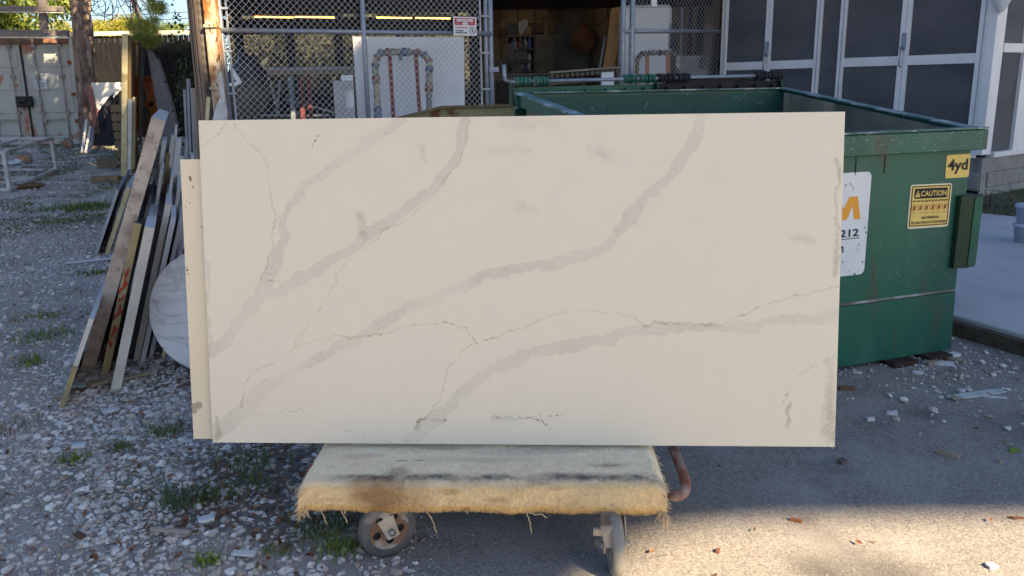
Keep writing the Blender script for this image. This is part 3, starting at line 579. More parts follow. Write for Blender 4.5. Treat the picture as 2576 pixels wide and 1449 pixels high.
# ---- things inside the workshop
WH = mat('white_quartz', (.76, .79, .84), (.70, .73, .78), 3, .4); STN = mat('stone_top', (.34, .35, .36), (.26, .27, .28), 6, .5)
t = thing('white_slab', 'large white slab standing behind the chain link fence', 'slab', base(1025, 11.9)); Y = 11.9
q = [at(887, 92, Y), at(1167, 94, Y), at(1167, 320, Y), at(902, 320, Y)]
for p in q[2:]: p.z = .25
MB().prism(q, (0, .03, 0)).build('panel', WH, t)
PADF = mat('foam_padding', (.40, .36, .26), (.20, .19, .20), 14, .9, .01, 30, contrast=(.45, .55)); RED = mat('red_strap', (.24, .06, .05), (.16, .045, .04), 9, .7)
t = thing('padded_frame', 'steel frame with taped foam padding and two red struts before the white slab', 'rack frame', base(1010, 11.5)); Y = 11.5
hp = [(950, 300), (948, 230), (944, 170), (946, 148), (958, 134), (980, 131), (1040, 131), (1062, 134), (1078, 148), (1080, 170), (1079, 230), (1078, 300)]
HP = [at(x, y, Y) for x, y in hp]; HP[0].z = HP[-1].z = .25; HP[0].x = at(950, 300, Y).x
full = []
for i in range(len(HP)-1):
    for k in range(6): full.append(HP[i].lerp(HP[i+1], k/6))
full.append(HP[-1]); MB().tube(full, [.042+.012*noise.noise(p*7) for p in full], 8).build('hoop', PADF, t)
BLT = mat('blue_tape', (.16, .20, .28), (.10, .12, .18), 9, .6); RT = mat('red_tape', (.25, .06, .045), (.3, .28, .24), 22)
for i in range(3, len(full)-3, 5): MB().tube([full[i], full[i+1], full[i+2]], .056, 8).build('tape_wrap', BLT if i % 2 else RT, t)
for xa, xb in ((980, 992), (1046, 1060)): p = at(xb, 300, Y); p.z = .25; MB().beam(at(xa, 132, Y), p, .05, .04, (0, 1, 0)).build('strut', RED, t)
MB().beam(at(1005, 131, Y), at(1008, 152, Y), .05, .04, (0, 1, 0)).build('hook', BLT, t)
CB2 = mat('cardboard_grey', (.42, .42, .44), (.36, .36, .38), 4, .8)
t = thing('panel_with_cutout', 'pale panel with a square cutout left of the white slab', 'panel', base(862, 11.3)); Y = 11.3
o = [at(838, 203, Y), at(886, 203, Y), at(888, 300, Y), at(843, 300, Y)]; x0, x1 = o[0].x+.0, o[1].x; zt = o[0].z; hx = at(869, 240, Y); hz0 = at(870, 271, Y).z; hz1 = at(870, 226, Y).z
for (xa, xb, za, zb) in ((x0, hx.x, .25, zt), (hx.x, x1, .25, hz0), (hx.x, x1, hz1, zt)): MB().box(((xa+xb)/2, Y, (za+zb)/2), (xb-xa, .02, zb-za)).build('panel', CB2, t)
solo(MB().box(((x0+x1)/2+.05, Y+.05, (zt+.08+.25)/2), (x1-x0-.1, .02, zt+.06-.25)), 'backing_sheet', WH, 'pale sheet standing behind the cutout panel', 'panel')
t = thing('work_table', 'long stone topped work table behind the left fence', 'table', base(740, 13)); Y = 13
a = at(600, 176, Y); b_ = at(890, 178, Y)
MB().box(((a.x+b_.x)/2, Y+.45, a.z), (b_.x-a.x, .9, .05)).build('tabletop', STN, t)
MB().box(((a.x+b_.x)/2, Y-.02, a.z-.05), (b_.x-a.x, .04, .07)).build('front_rail', mat('table_wood', (.30, .24, .17), (.2, .16, .12), 8), t)
for x, m in ((a.x+.2, GALV), (a.x+.75, GALV), (at(752, 200, Y).x, RED), (at(772, 200, Y).x, RED), (b_.x-.1, DRK)): MB().box((x, Y+.1, (a.z-.1+.25)/2), (.06, .06, a.z-.1-.25)).build('leg', m, t)
for k, (x0_, y0_, x1_, y1_) in enumerate(((680, 205, 700, 285), (705, 200, 695, 290), (720, 250, 850, 285), (650, 290, 830, 290))): MB().beam(at(x0_, y0_, Y+.3), at(x1_, y1_, Y+.3), .03, .03, (0, 1, 0)).build('brace', STN, t)
BG = mat('bag_black', (.02, .022, .028), (.04, .042, .05), 9, .4)
for (px, py, Y, r_, m, nm, lab) in ((622, 205, 12.2, (.26, .2, .38), BG, 'black_bag', 'heaped black bag at the left end of the work table'), (620, 250, 11.6, (.30, .25, .32), mat('sack_brown', (.10, .085, .075), (.06, .05, .045), 9), 'brown_sack', 'brown sack under the left end of the work table')):
    c = at(px, py, Y); bv, bf = ico(3); p = [V((v[0]*r_[0], v[1]*r_[1], v[2]*r_[2]))*(1+.35*noise.noise(V(v)*2.1)) + c for v in bv]; solo(MB().add(p, [tuple(f) for f in bf], True), nm, m, lab, 'bag')
solo(MB().prism([at(x, y, 10.6) for x, y in ((574, 165), (586, 172), (608, 208), (590, 218), (576, 216), (577, 209), (588, 208), (594, 204), (580, 180))], (0, .03, 0)), 'white_bracket', WH, 'bent white plastic bracket behind the left end of the fence', 'bracket')
solo(MB().prism([at(x, y, 12) for x, y in ((655, 158), (668, 146), (676, 150), (662, 172))], (0, .03, 0)), 'pale_offcut', YS, 'small pale yellow offcut leaning above the work table', 'offcut')
# right interior: shelf unit
SHM = mat('shelf_wood', (.17, .145, .11), (.12, .10, .08), 6, .8)
t = thing('shelf_unit', 'dusty open shelf unit crowded with bottles in the dark workshop', 'shelf unit', base(1312, 16.8)); Y = 16.6
xa, xb = at(1277, 100, Y).x, at(1344, 100, Y).x; z1 = at(1300, 92, Y).z
for x in (xa, (xa+xb)/2, xb): MB().box((x, Y+.15, (z1+.3)/2), (.03, .4, z1-.3)).build('side_panel', SHM, t)
zs = [at(1330, y, Y).z for y in (91, 124, 156, 180)]
for z in zs: MB().box(((xa+xb)/2, Y+.15, z), (xb-xa, .4, .035)).build('shelf', SHM, t)
MB().box(((xa+xb)/2, Y+.36, (z1+.3)/2), (xb-xa, .02, z1-.3)).build('back_panel', DRK, t)
MB().box((xb+.19, Y+.1, (z1+.3)/2), (.34, .45, z1-.3)).build('side_cupboard', SHM, t)
cols = [(.10, .12, .40), (.5, .5, .48), (.35, .08, .05), (.30, .30, .28), (.12, .20, .30), (.45, .40, .30)]
bi = 0
for z, nb_ in ((zs[1], 7), (zs[2], 7), (zs[3], 6)):
    for k in range(nb_):
        x = xa+.1+(xb-xa-.2)*k/(nb_-1)*1.0+rng.uniform(-.02, .02); h = rng.uniform(.12, .24); r_ = rng.uniform(.03, .045); cc_ = cols[bi % 6]
        m = mat('bottle_%d' % (bi % 6), cc_, rough=.4)
        o = MB().lathe((x, Y+.05, z+.018), (0, 0, 1), [(0, 0), (0, r_), (h*.7, r_), (h*.8, r_*.4), (h, r_*.4), (h, 0)], 8)
        tag(o.build('bottle', m, origin=(x, Y+.05, z)), '%s bottle, %s from the left on the %s shelf of the dusty unit' % (['blue', 'white', 'red brown', 'grey', 'slate blue', 'tan'][bi % 6], ['first', 'second', 'third', 'fourth', 'fifth', 'sixth', 'seventh'][k], 'upper' if z == zs[1] else 'middle' if z == zs[2] else 'lower'), 'bottle', 'bottles on the shelf unit'); bi += 1
def ibox(name, x0, x1, y0, y1, Y, dp, m, lab, cat, bev=.01):
    a = at(x0, y1, Y); b_ = at(x1, y0, Y); return solo(MB().box(((a.x+b_.x)/2, Y+dp/2, (a.z+b_.z)/2), (abs(b_.x-a.x), dp, abs(b_.z-a.z))), name, m, lab, cat, bevel=bev)
ibox('black_crate', 1279, 1303, 59, 91, 16.6, .35, BG, 'black crate on top of the shelf unit', 'crate')
solo(MB().prism([at(x, y, 16.5) for x, y in ((1303, 56), (1325, 47), (1329, 62), (1311, 89), (1306, 88))], (0, .03, .0)), 'pale_sheet', CB2, 'pale crumpled sheet between boxes on the shelf unit', 'sheet')
ibox('cardboard_box', 1329, 1369, 57, 84, 16.7, .35, mat('box_brown', (.17, .10, .07), (.12, .08, .06), 6), 'brown cardboard box on the right top of the shelf unit', 'box')
ibox('small_carton', 1321, 1337, 66, 87, 16.5, .2, mat('box_tan', (.28, .19, .11), (.2, .14, .09), 8), 'small tan carton between crate and cardboard box', 'box')
FN = mat('fan_dark', (.12, .105, .09), (.08, .07, .06), 5, .6)
t = thing('pedestal_fan', 'large dusty round pedestal fan left of the shelf unit', 'fan', base(1291, 15)); c = at(1290, 150, 15)
MB().lathe(c, (0, 1, 0), [(0, .32), (.05, .335), (.12, .32)], 28).build('guard_ring', FN, t)
for k in range(4): a = k*pi/2+.3; MB().box(c+V((cos(a)*.16, .06, sin(a)*.16)), (.24, .02, .14), ax=((cos(a), .25, sin(a)), (-.2, 1, 0), (-sin(a), 0, cos(a)))).build('blade', FN, t)
MB().lathe(c, (0, 1, 0), [(-.03, 0), (-.03, .07), (.2, .07), (.2, 0)], 14).build('motor', FN, t)
g_ = MB()
for k in range(16): a = k*pi/8; g_.tube([c, c+V((cos(a)*.32, 0, sin(a)*.32))], .004, 4)
g_.build('guard_wires', FN, t); MB().tube([(c.x, 15.15, .25), (c.x, 15.15, c.z)], .025, 8).build('pole', FN, t); MB().lathe((c.x, 15.15, .24), (0, 0, 1), [(0, 0), (0, .25), (.03, .22), (.05, 0)], 20).build('base_plate', FN, t)
# hanging bag, board, rods
OB = mat('orange_bag', (.24, .10, .06), (.18, .08, .05), 9, .8, .01, 20)
c = at(1473, 95, 17.2); bv, bf = ico(3); pts = []
for v in bv:
    k = 1+.25*noise.noise(V(v)*1.9); p = V((v[0]*.27*k, v[1]*.12, v[2]*.27*k)); 
    if p.z > 0: p.z *= 1.1; p.x = p.x*(1-.8*max(0, p.z)/.3)-p.z*.25
    pts.append(c+p)
solo(MB().add(pts, [tuple(f) for f in bf], True), 'hanging_bag', OB, 'faded orange bag hanging in the dark doorway', 'bag')
solo(MB().tube([at(x, y, 17.3) for x, y in ((1462, 44), (1468, 60), (1490, 65), (1515, 60), (1528, 30), (1530, 5))], .012, 5), 'loose_cord', TW, 'loose cord looping right from the orange bag', 'cord')
PLY = mat('plywood_orange', (.42, .23, .09), (.34, .19, .08), 4, .7)
solo(MB().prism([at(x, y, 13.6) for x, y in ((1538, 21), (1562, 17), (1556, 110), (1545, 172), (1517, 172), (1527, 110))], (0, .03, 0)), 'plywood_board', PLY, 'long orange plywood board leaning left of the right fence post', 'board')
solo(MB().beam(at(1522, 92, 13.8), at(1508, 172, 13.7), .03, .03, (0, 1, 0)), 'leaning_rod', STN, 'thin pale rod leaning beside the plywood board', 'rod')
# roller tables
RW = mat('roller_pale', (.33, .29, .23), (.25, .21, .17), 8, .7)
for (x0, x1, y0, y1, Y, lab, m) in ((1243, 1394, 189, 187, 13.8, 'dark roller table behind the dumpster lid rod', SHM), (1381, 1556, 183, 170, 12.9, 'roller table with pale board edge right of the dark doorway', RW)):
    a = at(x0, y0, Y); b_ = at(x1, y1, Y); t = thing('roller_table', lab, 'table', base((x0+x1)/2, Y), 'roller tables')
    MB().beam(a, b_, .5, .03).build('tabletop', m, t); MB().beam(a-V((0, .1, .16)), b_-V((0, .1, .16)), .04, .04).build('rail', SHM, t)
    nR = 14
    for k in range(nR): q = a.lerp(b_, (k+.5)/nR); MB().tube([q+V((0, -.24, -.055)), q+V((0, .2, -.055))], .035, 6).build('roller', SHM, t)
    for f in (.05, .5, .95): q = a.lerp(b_, f); MB().box((q.x, q.y, (q.z+.25)/2-.05), (.05, .05, q.z-.35)).build('leg', SHM, t)
ibox('white_sheet', 1512, 1545, 181, 226, 12.4, .05, WH, 'small white panel standing under the roller table', 'panel')
ibox('tool_bin', 1250, 1290, 204, 260, 13.2, .5, DRK, 'dark bin standing under the roller table', 'bin', .03)
ibox('tool_bin', 1300, 1352, 208, 260, 13.3, .5, mat('bin_brown', (.08, .06, .05)), 'dark brown bin under the roller table, right of the first', 'bin', .03)
# behind the right fence
t = thing('white_tank_cabinet', 'pale rounded white cabinet behind the right chain link fence', 'cabinet', base(1632, 13.2)); Y = 13.2
a = at(1566, 60, Y); b_ = at(1692, 60, Y); MB().box(((a.x+b_.x)/2, Y+.3, (a.z+.9)/2+.2), (b_.x-a.x, .5, a.z-.75)).build('body', WH, t, bevel=.05)
MB().box(((a.x+b_.x)/2, Y+.02, at(1630, 78, Y).z), (b_.x-a.x, .04, .05)).build('seam_trim', CB2, t)
c = at(1700, 76, Y); MB().tube([c+V((0, 0, .1)), c, c-V((.02, 0, .14)), c-V((.04, 0, .26))], .045, 6).build('corner_guard', BG, t)
MB().box(((a.x+b_.x)/2, Y+.3, .55), (b_.x-a.x-.1, .4, .6)).build('plinth', DRK, t)
OS = mat('orange_strut', (.45, .17, .09), (.35, .13, .07), 8)
t = thing('padded_frame', 'frame with knotted padding and two orange struts behind the right fence', 'rack frame', base(1662, 12.6)); Y = 12.55
HP = [at(x, y, Y) for x, y in ((1602, 215), (1603, 150), (1612, 136), (1640, 133), (1690, 133), (1706, 140), (1709, 215))]; HP[0].z = HP[-1].z = .3
full = [HP[i].lerp(HP[i+1], k/6) for i in range(len(HP)-1) for k in range(6)]+[HP[-1]]
MB().tube(full, .03, 8).build('hoop', mat('hoop_olive', (.20, .17, .10), (.12, .10, .08), 12), t)
for i in range(6, len(full)-6, 2): MB().tube([full[i], full[i].lerp(full[i+1], .8)], .045, 8).build('pad_wrap', PADF if i % 4 else BG, t)
for xa, xb in ((1628, 1633), (1680, 1686)): p = at(xb, 215, Y); p.z = .3; MB().beam(at(xa, 134, Y), p, .05, .04, (0, 1, 0)).build('strut', OS, t)
t = thing('grey_cabinet', 'grey steel box with a hanging padlock behind the right fence', 'cabinet', base(1745, 13)); Y = 13.0
a = at(1708, 140, Y); b_ = at(1784, 140, Y); MB().box(((a.x+b_.x)/2, Y+.2, (a.z+.3)/2), (b_.x-a.x, .4, a.z-.3)).build('body', GP, t, bevel=.01)
c = at(1770, 160, Y-.03); MB().box(c, (.09, .03, .11)).tube([c+V((-.025, 0, .05)), c+V((-.025, 0, .12)), c+V((.025, 0, .12)), c+V((.025, 0, .05))], .01, 5).build('padlock', BG, t)
for k, (x0_, y0_, x1_, y1_, w_, m, lab) in enumerate(((1740, 0, 1724, 215, .06, DRK, 'dark pipe leaning left among the long stock behind the right fence'), (1765, 0, 1745, 215, .10, DRK, 'thick dark pipe leaning on the tan wall behind the right fence'), (1716, 20, 1709, 215, .04, STN, 'slim grey pipe standing by the black corner guard'), (1783, 60, 1776, 215, .12, TAN, 'wide tan plank leaning near the porch frame'), (1735, 100, 1728, 215, .03, mat('green_strip', (.10, .22, .12)), 'thin green strip leaning among the long stock'), (1744, 95, 1736, 215, .03, RED, 'thin red strip leaning among the long stock'), (1803, 70, 1796, 215, .05, DRK, 'dark bar standing next to the white porch post'))):
    p = at(x1_, y1_, 13.7); p.z = .25; solo(MB().beam(at(x0_, y0_, 13.9), p, w_, .03, (0, 1, 0)), 'long_stock', m, lab, 'bar', 'long stock leaning behind the right fence')

# ================================================================== SCREENED PORCH
P1 = V((5.40, 9.66, 0)); pd = V((.597, -.802, 0)).normalized(); pn = V((-pd.y, pd.x, 0)); 
if pn.y > 0: pn = -pn
p2 = V((.802, .597, 0)).normalized(); pn2 = V((p2.y, -p2.x, 0))
PW = mat('porch_white', (.78, .78, .78), (.70, .70, .71), 4, .45, .001, 20); SCN = mat('porch_screen', (.12, .122, .132), (.075, .077, .086), 1.1, .75, .0006, 500, contrast=(.3, .7), stretch=(1, 1, 2), spec=.25)
BLK = mat('plinth_block', (.33, .32, .30), (.24, .23, .215), 5, .9, .003, 60)
t = thing('screened_porch', 'white framed screened porch wall with two pairs of doors on a block plinth', 'porch', (5.4, 9.66, .1))
ZS = .62; ZT = 3.9; ap = math.atan2(pd.y, pd.x)
def pp(px, y=63): q = hit(px, y, P1, pd); return V((q.x, q.y, 0))
zr = hit(2150, 156.6, P1, pd).z
posts = [(1818, 1831, 'a'), (1927, 1942, 'b'), (2054, 2068, 'c'), (2114.6, 2129, 'd'), (2267, 2292, 'e'), (2465, 2487, 'f')]
Q = [(pp(a), pp(b)) for a, b, _ in posts]
def slabv(a, b, z0, z1, d0, d1, nn): return MB().prism([V((a.x, a.y, z0))+nn*d0, V((b.x, b.y, z0))+nn*d0, V((b.x, b.y, z1))+nn*d0, V((a.x, a.y, z1))+nn*d0], -nn*(d0-d1))
MB().beam(V((Q[0][0].x, Q[0][0].y, ZT)), V((Q[5][1].x, Q[5][1].y, ZT)), .12, .2).build('head_beam', PW, t)
slabv(Q[0][0], Q[5][1], ZS-.06, ZS, .03, -.06, pn).build('sill', PW, t)
for i in (0, 2, 3, 5): 
    a, b = Q[i]; slabv(a, b, ZS, ZT-.1, .02, -.05, pn).build('post', PW, t); m_ = a.lerp(b, .55); slabv(m_, m_+pd*.012, ZS, ZT-.1, .026, .018, pn).build('post_groove', CB2, t)
def doorleaf(a, b, hinge_left, midpost):
    d = slabv(a, b, ZS+.01, ZT-.12, -.012, -.03, pn).build('screen_door', SCN, t)
    slabv(a, b, zr-.055, zr+.055, .006, -.035, pn).build('mid_rail', PW, d)
    slabv(a, b, ZS+.01, ZS+.10, .006, -.035, pn).build('bottom_rail', PW, d); return d
for L, M_, R in ((Q[0][1], Q[1], Q[2][0]), (Q[3][1], Q[4], Q[5][0])):
    d1 = doorleaf(L, M_[0], 1, 0); d2 = doorleaf(M_[1], R, 0, 0); mm = M_[0].lerp(M_[1], .5)
    slabv(M_[0], mm, ZS+.01, ZT-.12, .008, -.04, pn).build('stile', PW, d1); slabv(mm+pd*.006, M_[1], ZS+.01, ZT-.12, .008, -.04, pn).build('stile', PW, d2)
    h = V((mm.x, mm.y, zr+.22))+pn*.02; hb = MB().box(h, (.05, .02, .20), az=ap).tube([h+pn*.01+V((0, 0, -.08)), h+pn*.06+V((0, 0, -.06)), h+pn*.06+V((0, 0, -.28)), h+pn*.01+V((0, 0, -.30))], .010, 6); hb.build('handle', GALV, d1)
slabv(Q[2][1], Q[3][0], ZS, ZT-.1, -.012, -.03, pn).build('side_screen', SCN, t)
# corner post and return wall
c0 = Q[5][1]; c1 = c0+pd*.10
MB().prism([c0+pn*.03, c1+pn*.03, c1+pn*.03+p2*.20, c0+pn*.03+p2*.20], (0, 0, .01)).v
cp = MB().prism([V((p.x, p.y, ZS-.02)) for p in (c0+pn*.03, c1+pn*.03, c1+pn*.03+p2*.22, c0+pn*.03+p2*.22)], (0, 0, ZT-ZS)); cp.build('corner_post', PW, t)
e1 = c1+p2*.22; 
def hp2(px, y): q = hit(px, y, e1, p2); return V((q.x, q.y, 0))
f0 = hp2(2560, 250); f1 = f0+p2*.12; f2 = f0+p2*3
slabv(e1, f0, ZS, ZT, -.03, -.05, pn2).build('side_screen', SCN, t)
zr2 = hit(2540, 120, e1, p2).z; slabv(e1, f0, zr2-.05, zr2+.05, 0, -.06, pn2).build('mid_rail', PW, t); slabv(f0, f1, ZS, ZT, .01, -.06, pn2).build('post', PW, t); slabv(f1, f2, ZS, ZT, 0, -.04, pn2).build('wall_panel', PW, t)
slabv(e1, f2, ZS-.06, ZS, .03, -.06, pn2).build('sill', PW, t)
# block plinth: each block a piece
def blocks(a, b, nn):
    L = (b-a).length; d = (b-a)/L; n = int(L/.40)
    for row in range(3):
        for i in range(n):
            s0 = i*.40+(.2 if row % 2 else 0); s1 = min(s0+.392, L)
            if s0 >= L: continue
            z0 = .04+row*.175; slabv(a+d*s0, a+d*s1, z0, z0+.168, .0+rng.uniform(-.003, .003), -.15, nn).build('block', BLK, t)
blocks(Q[0][0], c1, pn); blocks(c1+pn*0, f2, pn2)
slabv(Q[0][0], c1, .0, ZS-.065, -.02, -.14, pn).build('mortar', BLK, t); slabv(c1, f2, 0, ZS-.065, -.02, -.14, pn2).build('mortar', BLK, t)
# dark room behind the screens
slabv(Q[0][0]-pn*1.5, c1-pn*1.5, 0, ZT, 0, -.05, pn).build('inner_wall', DRK, t); 
t = thing('porch_lantern', 'white hexagonal lantern fixed high on the white corner post', 'lantern', tuple(c1+pn*.16+V((0, 0, 1.9))))
lc = at(2516, 30, c1.y-.12); MB().lathe(lc, (0, 0, 1), [(0, 0), (0, .035), (.02, .05), (.13, .115), (.16, .12), (.30, .11), (.36, .03), (.36, 0)], 6).build('body', mat('lantern_glass', (.62, .66, .72), rough=.2), t)
MB().beam(lc+V((0, 0, .3)), c1+V((0, 0, lc.z+.3))+p2*.05, .03, .03).build('bracket', PW, t)
MB().tube([lc-V((0, 0, .03)), lc], .018, 6).build('finial', PW, t)

# ================================================================== GREEN DUMPSTER
GRC = dict(c3=(.06, .15, .11), scale3=3.2, t3=(.50, .72), amt3=.55, stretch=(1.6, 1.6, .35), c4=(.07, .055, .035), scale4=6, t4=(.60, .76))
DG1 = mat('dumpster_green', (.010, .105, .066), (.008, .075, .055), 1.8, .42, .0015, 9, spec=.4, **GRC)
DG2 = mat('dumpster_green_dark', (.010, .045, .018), (.012, .035, .018), 5, .5, .001, 20)
DIN = mat('dumpster_inside', (.25, .22, .16), (.12, .12, .085), 4, .7, .003, 20, c3=(.38, .30, .22), scale3=3.5, t3=(.5, .62), stretch=(1, 1, .6))
DBK = mat('dumpster_inside_back', (.014, .075, .058), (.012, .055, .045), 2.5, .5, .002, 14, c3=(.30, .32, .31), scale3=9, t3=(.66, .70), amt3=.7)
RIM = mat('rim_worn', (.16, .24, .24), (.03, .10, .07), 7, .45, .002, 40, c3=(.42, .44, .45), scale3=9, t3=(.55, .6), amt3=.8)
an = .36; w_ = V((cos(an), sin(an), 0)); d_ = V((-sin(an), cos(an), 0)); R1 = V((2.421, 4.277, 0)); DW, DD, ZF, ZB, Z0 = 1.945, 1.55, 1.205, 1.407, .032
def D(s, t_, z): return R1-w_*s+d_*t_+V((0, 0, z))
t = thing('dumpster', 'open green steel dumpster with scuffed rim standing behind the slab', 'dumpster', tuple(D(DW/2, DD/2, 0)))
TK = .022; b0 = .04
def panel(p4, ext): return MB().prism(p4, ext)
# body walls: front, sides, back, floor (real thickness)
panel([D(b0, .05, .36), D(DW-b0, .05, .36), D(DW-b0, .05, ZF-.02), D(b0, .05, ZF-.02)], d_*TK).build('front_panel', DG1, t)
panel([D(b0-.0, .05, .36), D(DW-b0, .05, .36), D(DW-b0, .044, .352), D(b0, .044, .352)], (0, 0, .003)).build('seam', mat('weld_scuffed', (.32, .34, .34), (.10, .09, .07), 12, .7), t)
panel([D(b0+.005, .032, Z0), D(DW-b0, .032, Z0), D(DW-b0, .036, .35), D(b0+.012, .036, .35)], d_*TK).build('lower_front_panel', DG1, t)
for s, nm in ((b0, 1), (DW-b0-TK, 0)):
    sp = panel([D(s, .05+TK, Z0), D(s, DD, Z0), D(s, DD, ZB-.02), D(s, .05+TK, ZF-.02)], -w_*TK*.45); sp.build('side_panel', DG1, t)
    s2 = s+TK*.5 if nm else s+TK*.5
    panel([D(s2, .05+TK, Z0+.02), D(s2, DD-.03, Z0+.02), D(s2, DD-.03, ZB-.022), D(s2, .05+TK, ZF-.022)], -w_*TK*.45).build('side_lining', DIN, t)
panel([D(b0+TK, DD, Z0), D(DW-b0-TK, DD, Z0), D(DW-b0-TK, DD, ZB-.02), D(b0+TK, DD, ZB-.02)], d_*TK).build('back_panel', DG1, t)
panel([D(b0+TK, DD-.004, Z0+.02), D(DW-b0-TK, DD-.004, Z0+.02), D(DW-b0-TK, DD-.004, ZB-.022), D(b0+TK, DD-.004, ZB-.022)], -d_*.008).build('back_lining', DBK, t)
panel([D(b0+TK, .07, Z0), D(DW-b0-TK, .07, Z0), D(DW-b0-TK, DD, Z0), D(b0+TK, DD, Z0)], (0, 0, .02)).build('floor', DIN, t)
# rim channels
MB().prism([D(-.012, 0, ZF-.105), D(DW, 0, ZF-.105), D(DW, 0, ZF-.004), D(-.012, 0, ZF-.004)], d_*.048).build('front_rim', DG1, t, bevel=.004)
MB().prism([D(-.014, -.002, ZF), D(DW, -.002, ZF), D(DW, .072, ZF), D(-.014, .072, ZF)], (0, 0, .008)).build('rim_cap', RIM, t)
for s in (-.0, DW-.055):
    MB().prism([D(s, .052, ZF-.075), D(s, DD+.03, ZB-.075), D(s, DD+.03, ZB-.004), D(s, .052, ZF-.004)], -w_*.038).build('side_rim', DG1, t)
    MB().prism([D(s, .075, ZF+.001), D(s, DD+.03, ZB), D(s, DD+.03, ZB+.008), D(s, .075, ZF+.009)], -w_*.07).build('rim_cap', RIM, t)
MB().prism([D(.09, DD-.02, ZB), D(DW-.09, DD-.02, ZB), D(DW-.09, DD+.05, ZB), D(.09, DD+.05, ZB)], (0, 0, .008)).build('rim_cap', RIM, t)
MB().prism([D(0, DD+.024, ZB-.09), D(DW, DD+.024, ZB-.09), D(DW, DD+.024, ZB-.004), D(0, DD+.024, ZB-.004)], d_*.03).build('rear_rim', DG1, t)
# fork pockets on both ends
for sg, s0 in ((1, 0), (-1, DW)):
    f = lambda s, tt, z: D(s0+sg*s, tt, z)
    prof = [(.105, .048), (.10, .022), (.035, .006), (.028, .006), (-.045, .02), (-.047, .05), (-.047, .9), (.035, .9), (.035, .052)]
    z0, z1 = .485, .865; m_ = len(prof)
    mbp = MB().add([f(a, b, z0) for a, b in prof]+[f(a, b, z1) for a, b in prof], [tuple(range(m_)), tuple(range(m_, 2*m_))[::-1]]+[(i, (i+1) % m_, m_+(i+1) % m_, m_+i) for i in range(m_)])
    mbp.build('fork_pocket', DG2 if sg > 0 else DG1, t)
    if sg > 0: MB().prism([f(.027, .0045, z0+.01), f(-.045, .0185, z0+.01), f(-.045, .0185, z1-.01), f(.027, .0045, z1-.01)], -d_*.003).build('pocket_scuffed_face', mat('pocket_scuff', (.02, .11, .06), (.02, .08, .05), 5, .5, c3=(.20, .17, .15), scale3=4, t3=(.54, .66)), t)
    MB().prism([f(-.048, .03, z1-.1), f(-.055, .06, z1+.012), f(-.055, .2, z1+.012), f(-.048, .2, z1-.1)], -w_*sg*-.004).build('pocket_lip', DG2, t)
# small gussets on the front under the rim
for s in (.60, .78, 1.2): MB().prism([D(s, .048, ZF-.2), D(s+.004, .048, ZF-.2), D(s+.004, .048, ZF-.115), D(s, .048, ZF-.115)], -d_*.002).build('weld_line', DG2, t)
# lid rod, barrels, lids folded over the rear
zr_ = ZB+.068; yr = DD+.075
MB().tube([D(DW+.02, yr, zr_), D(-.0, yr, zr_+.02)], .011, 8).build('lid_rod', GALV, t)
MB().tube([D(DW+.02, yr, zr_), D(DW+.055, yr, zr_+.01), D(DW+.06, yr, zr_+.10)], .012, 8).build('rod_end', GALV, t)
def rodp(px): # parameter along the rod for a sight line
    best = min(range(200), key=lambda k: abs(1288+FD*((D(DW*(1-k/199), yr, zr_)-V((0, 0, CAM_Z))).dot(rgt))/((D(DW*(1-k/199), yr, zr_)-V((0, 0, CAM_Z))).dot(fwd))-px)); return best/199
def RP(k): return D(DW*(1-k)+.02*(1-k), yr, zr_+.02*k)
for x0, x1, m in ((1303, 1343, DG1), (1351, 1386, DG1), (1574, 1606, DG1), (1612, 1650, DG1), (1660, 1700, TP), (1706, 1736, TP), (1902, 1936, TP), (1938, 1972, TP)):
    a, b_ = rodp(x0), rodp(x1); n = 4
    for k in range(n): p = RP(a+(b_-a)*k/n); q = RP(a+(b_-a)*(k+.82)/n); MB().tube([p, q], .030 if k % 2 == 0 else .027, 10).build('hinge_barrel', m, t)
def lid(k0, k1, m, nm, arch):    # folded back over the rear
    mb = MB(); n = 12; P_ = []
    for i in range(n+1):
        k = k0+(k1-k0)*i/n; p = RP(k); bow = arch*sin(pi*i/n)*.0
        P_.append(p)
    top = [p+V((0, 0, -.034+arch*sin(pi*min(1, i_/n*1.1))))+d_*.02 for i_, p in enumerate(P_)]; bot = [p+d_*.10+V((0, 0, -.9)) for p in P_]
    vs_ = top+bot+[p+d_*.025 for p in top]+[p+d_*.025 for p in bot]; N_ = n+1; fs = []
    for i in range(n): fs += [(i, i+1, N_+i+1, N_+i), (2*N_+i, 3*N_+i, 3*N_+i+1, 2*N_+i+1), (i, 2*N_+i, 2*N_+i+1, i+1)]
    fs += [(0, N_, 3*N_, 2*N_), (n, 2*N_+n, 3*N_+n, N_+n)]; mb.add(vs_, fs, False); o = mb.build(nm, m, t)
    for j in range(7): k = k0+(k1-k0)*(j+.5)/7; p = RP(k); MB().box(p+V((0, 0, -.07))+d_*.01, (.02, .03, .03), az=an).build('rib', m, o)
    return o
lid(rodp(1306), rodp(1652), DG1, 'left_lid', 0); lid(rodp(1662), rodp(1972), TP, 'right_lid', .03)
for k in (rodp(1655), .995, .005): p = RP(k); MB().prism([p+V((0, 0, .03))-w_*.005, p+V((0, 0, -.14))-d_*.03-w_*.005, p+V((0, 0, -.14))+d_*.04-w_*.005, p+V((0, 0, .0))+d_*.035-w_*.005], w_*.01).build('lid_bracket', DG2, t)
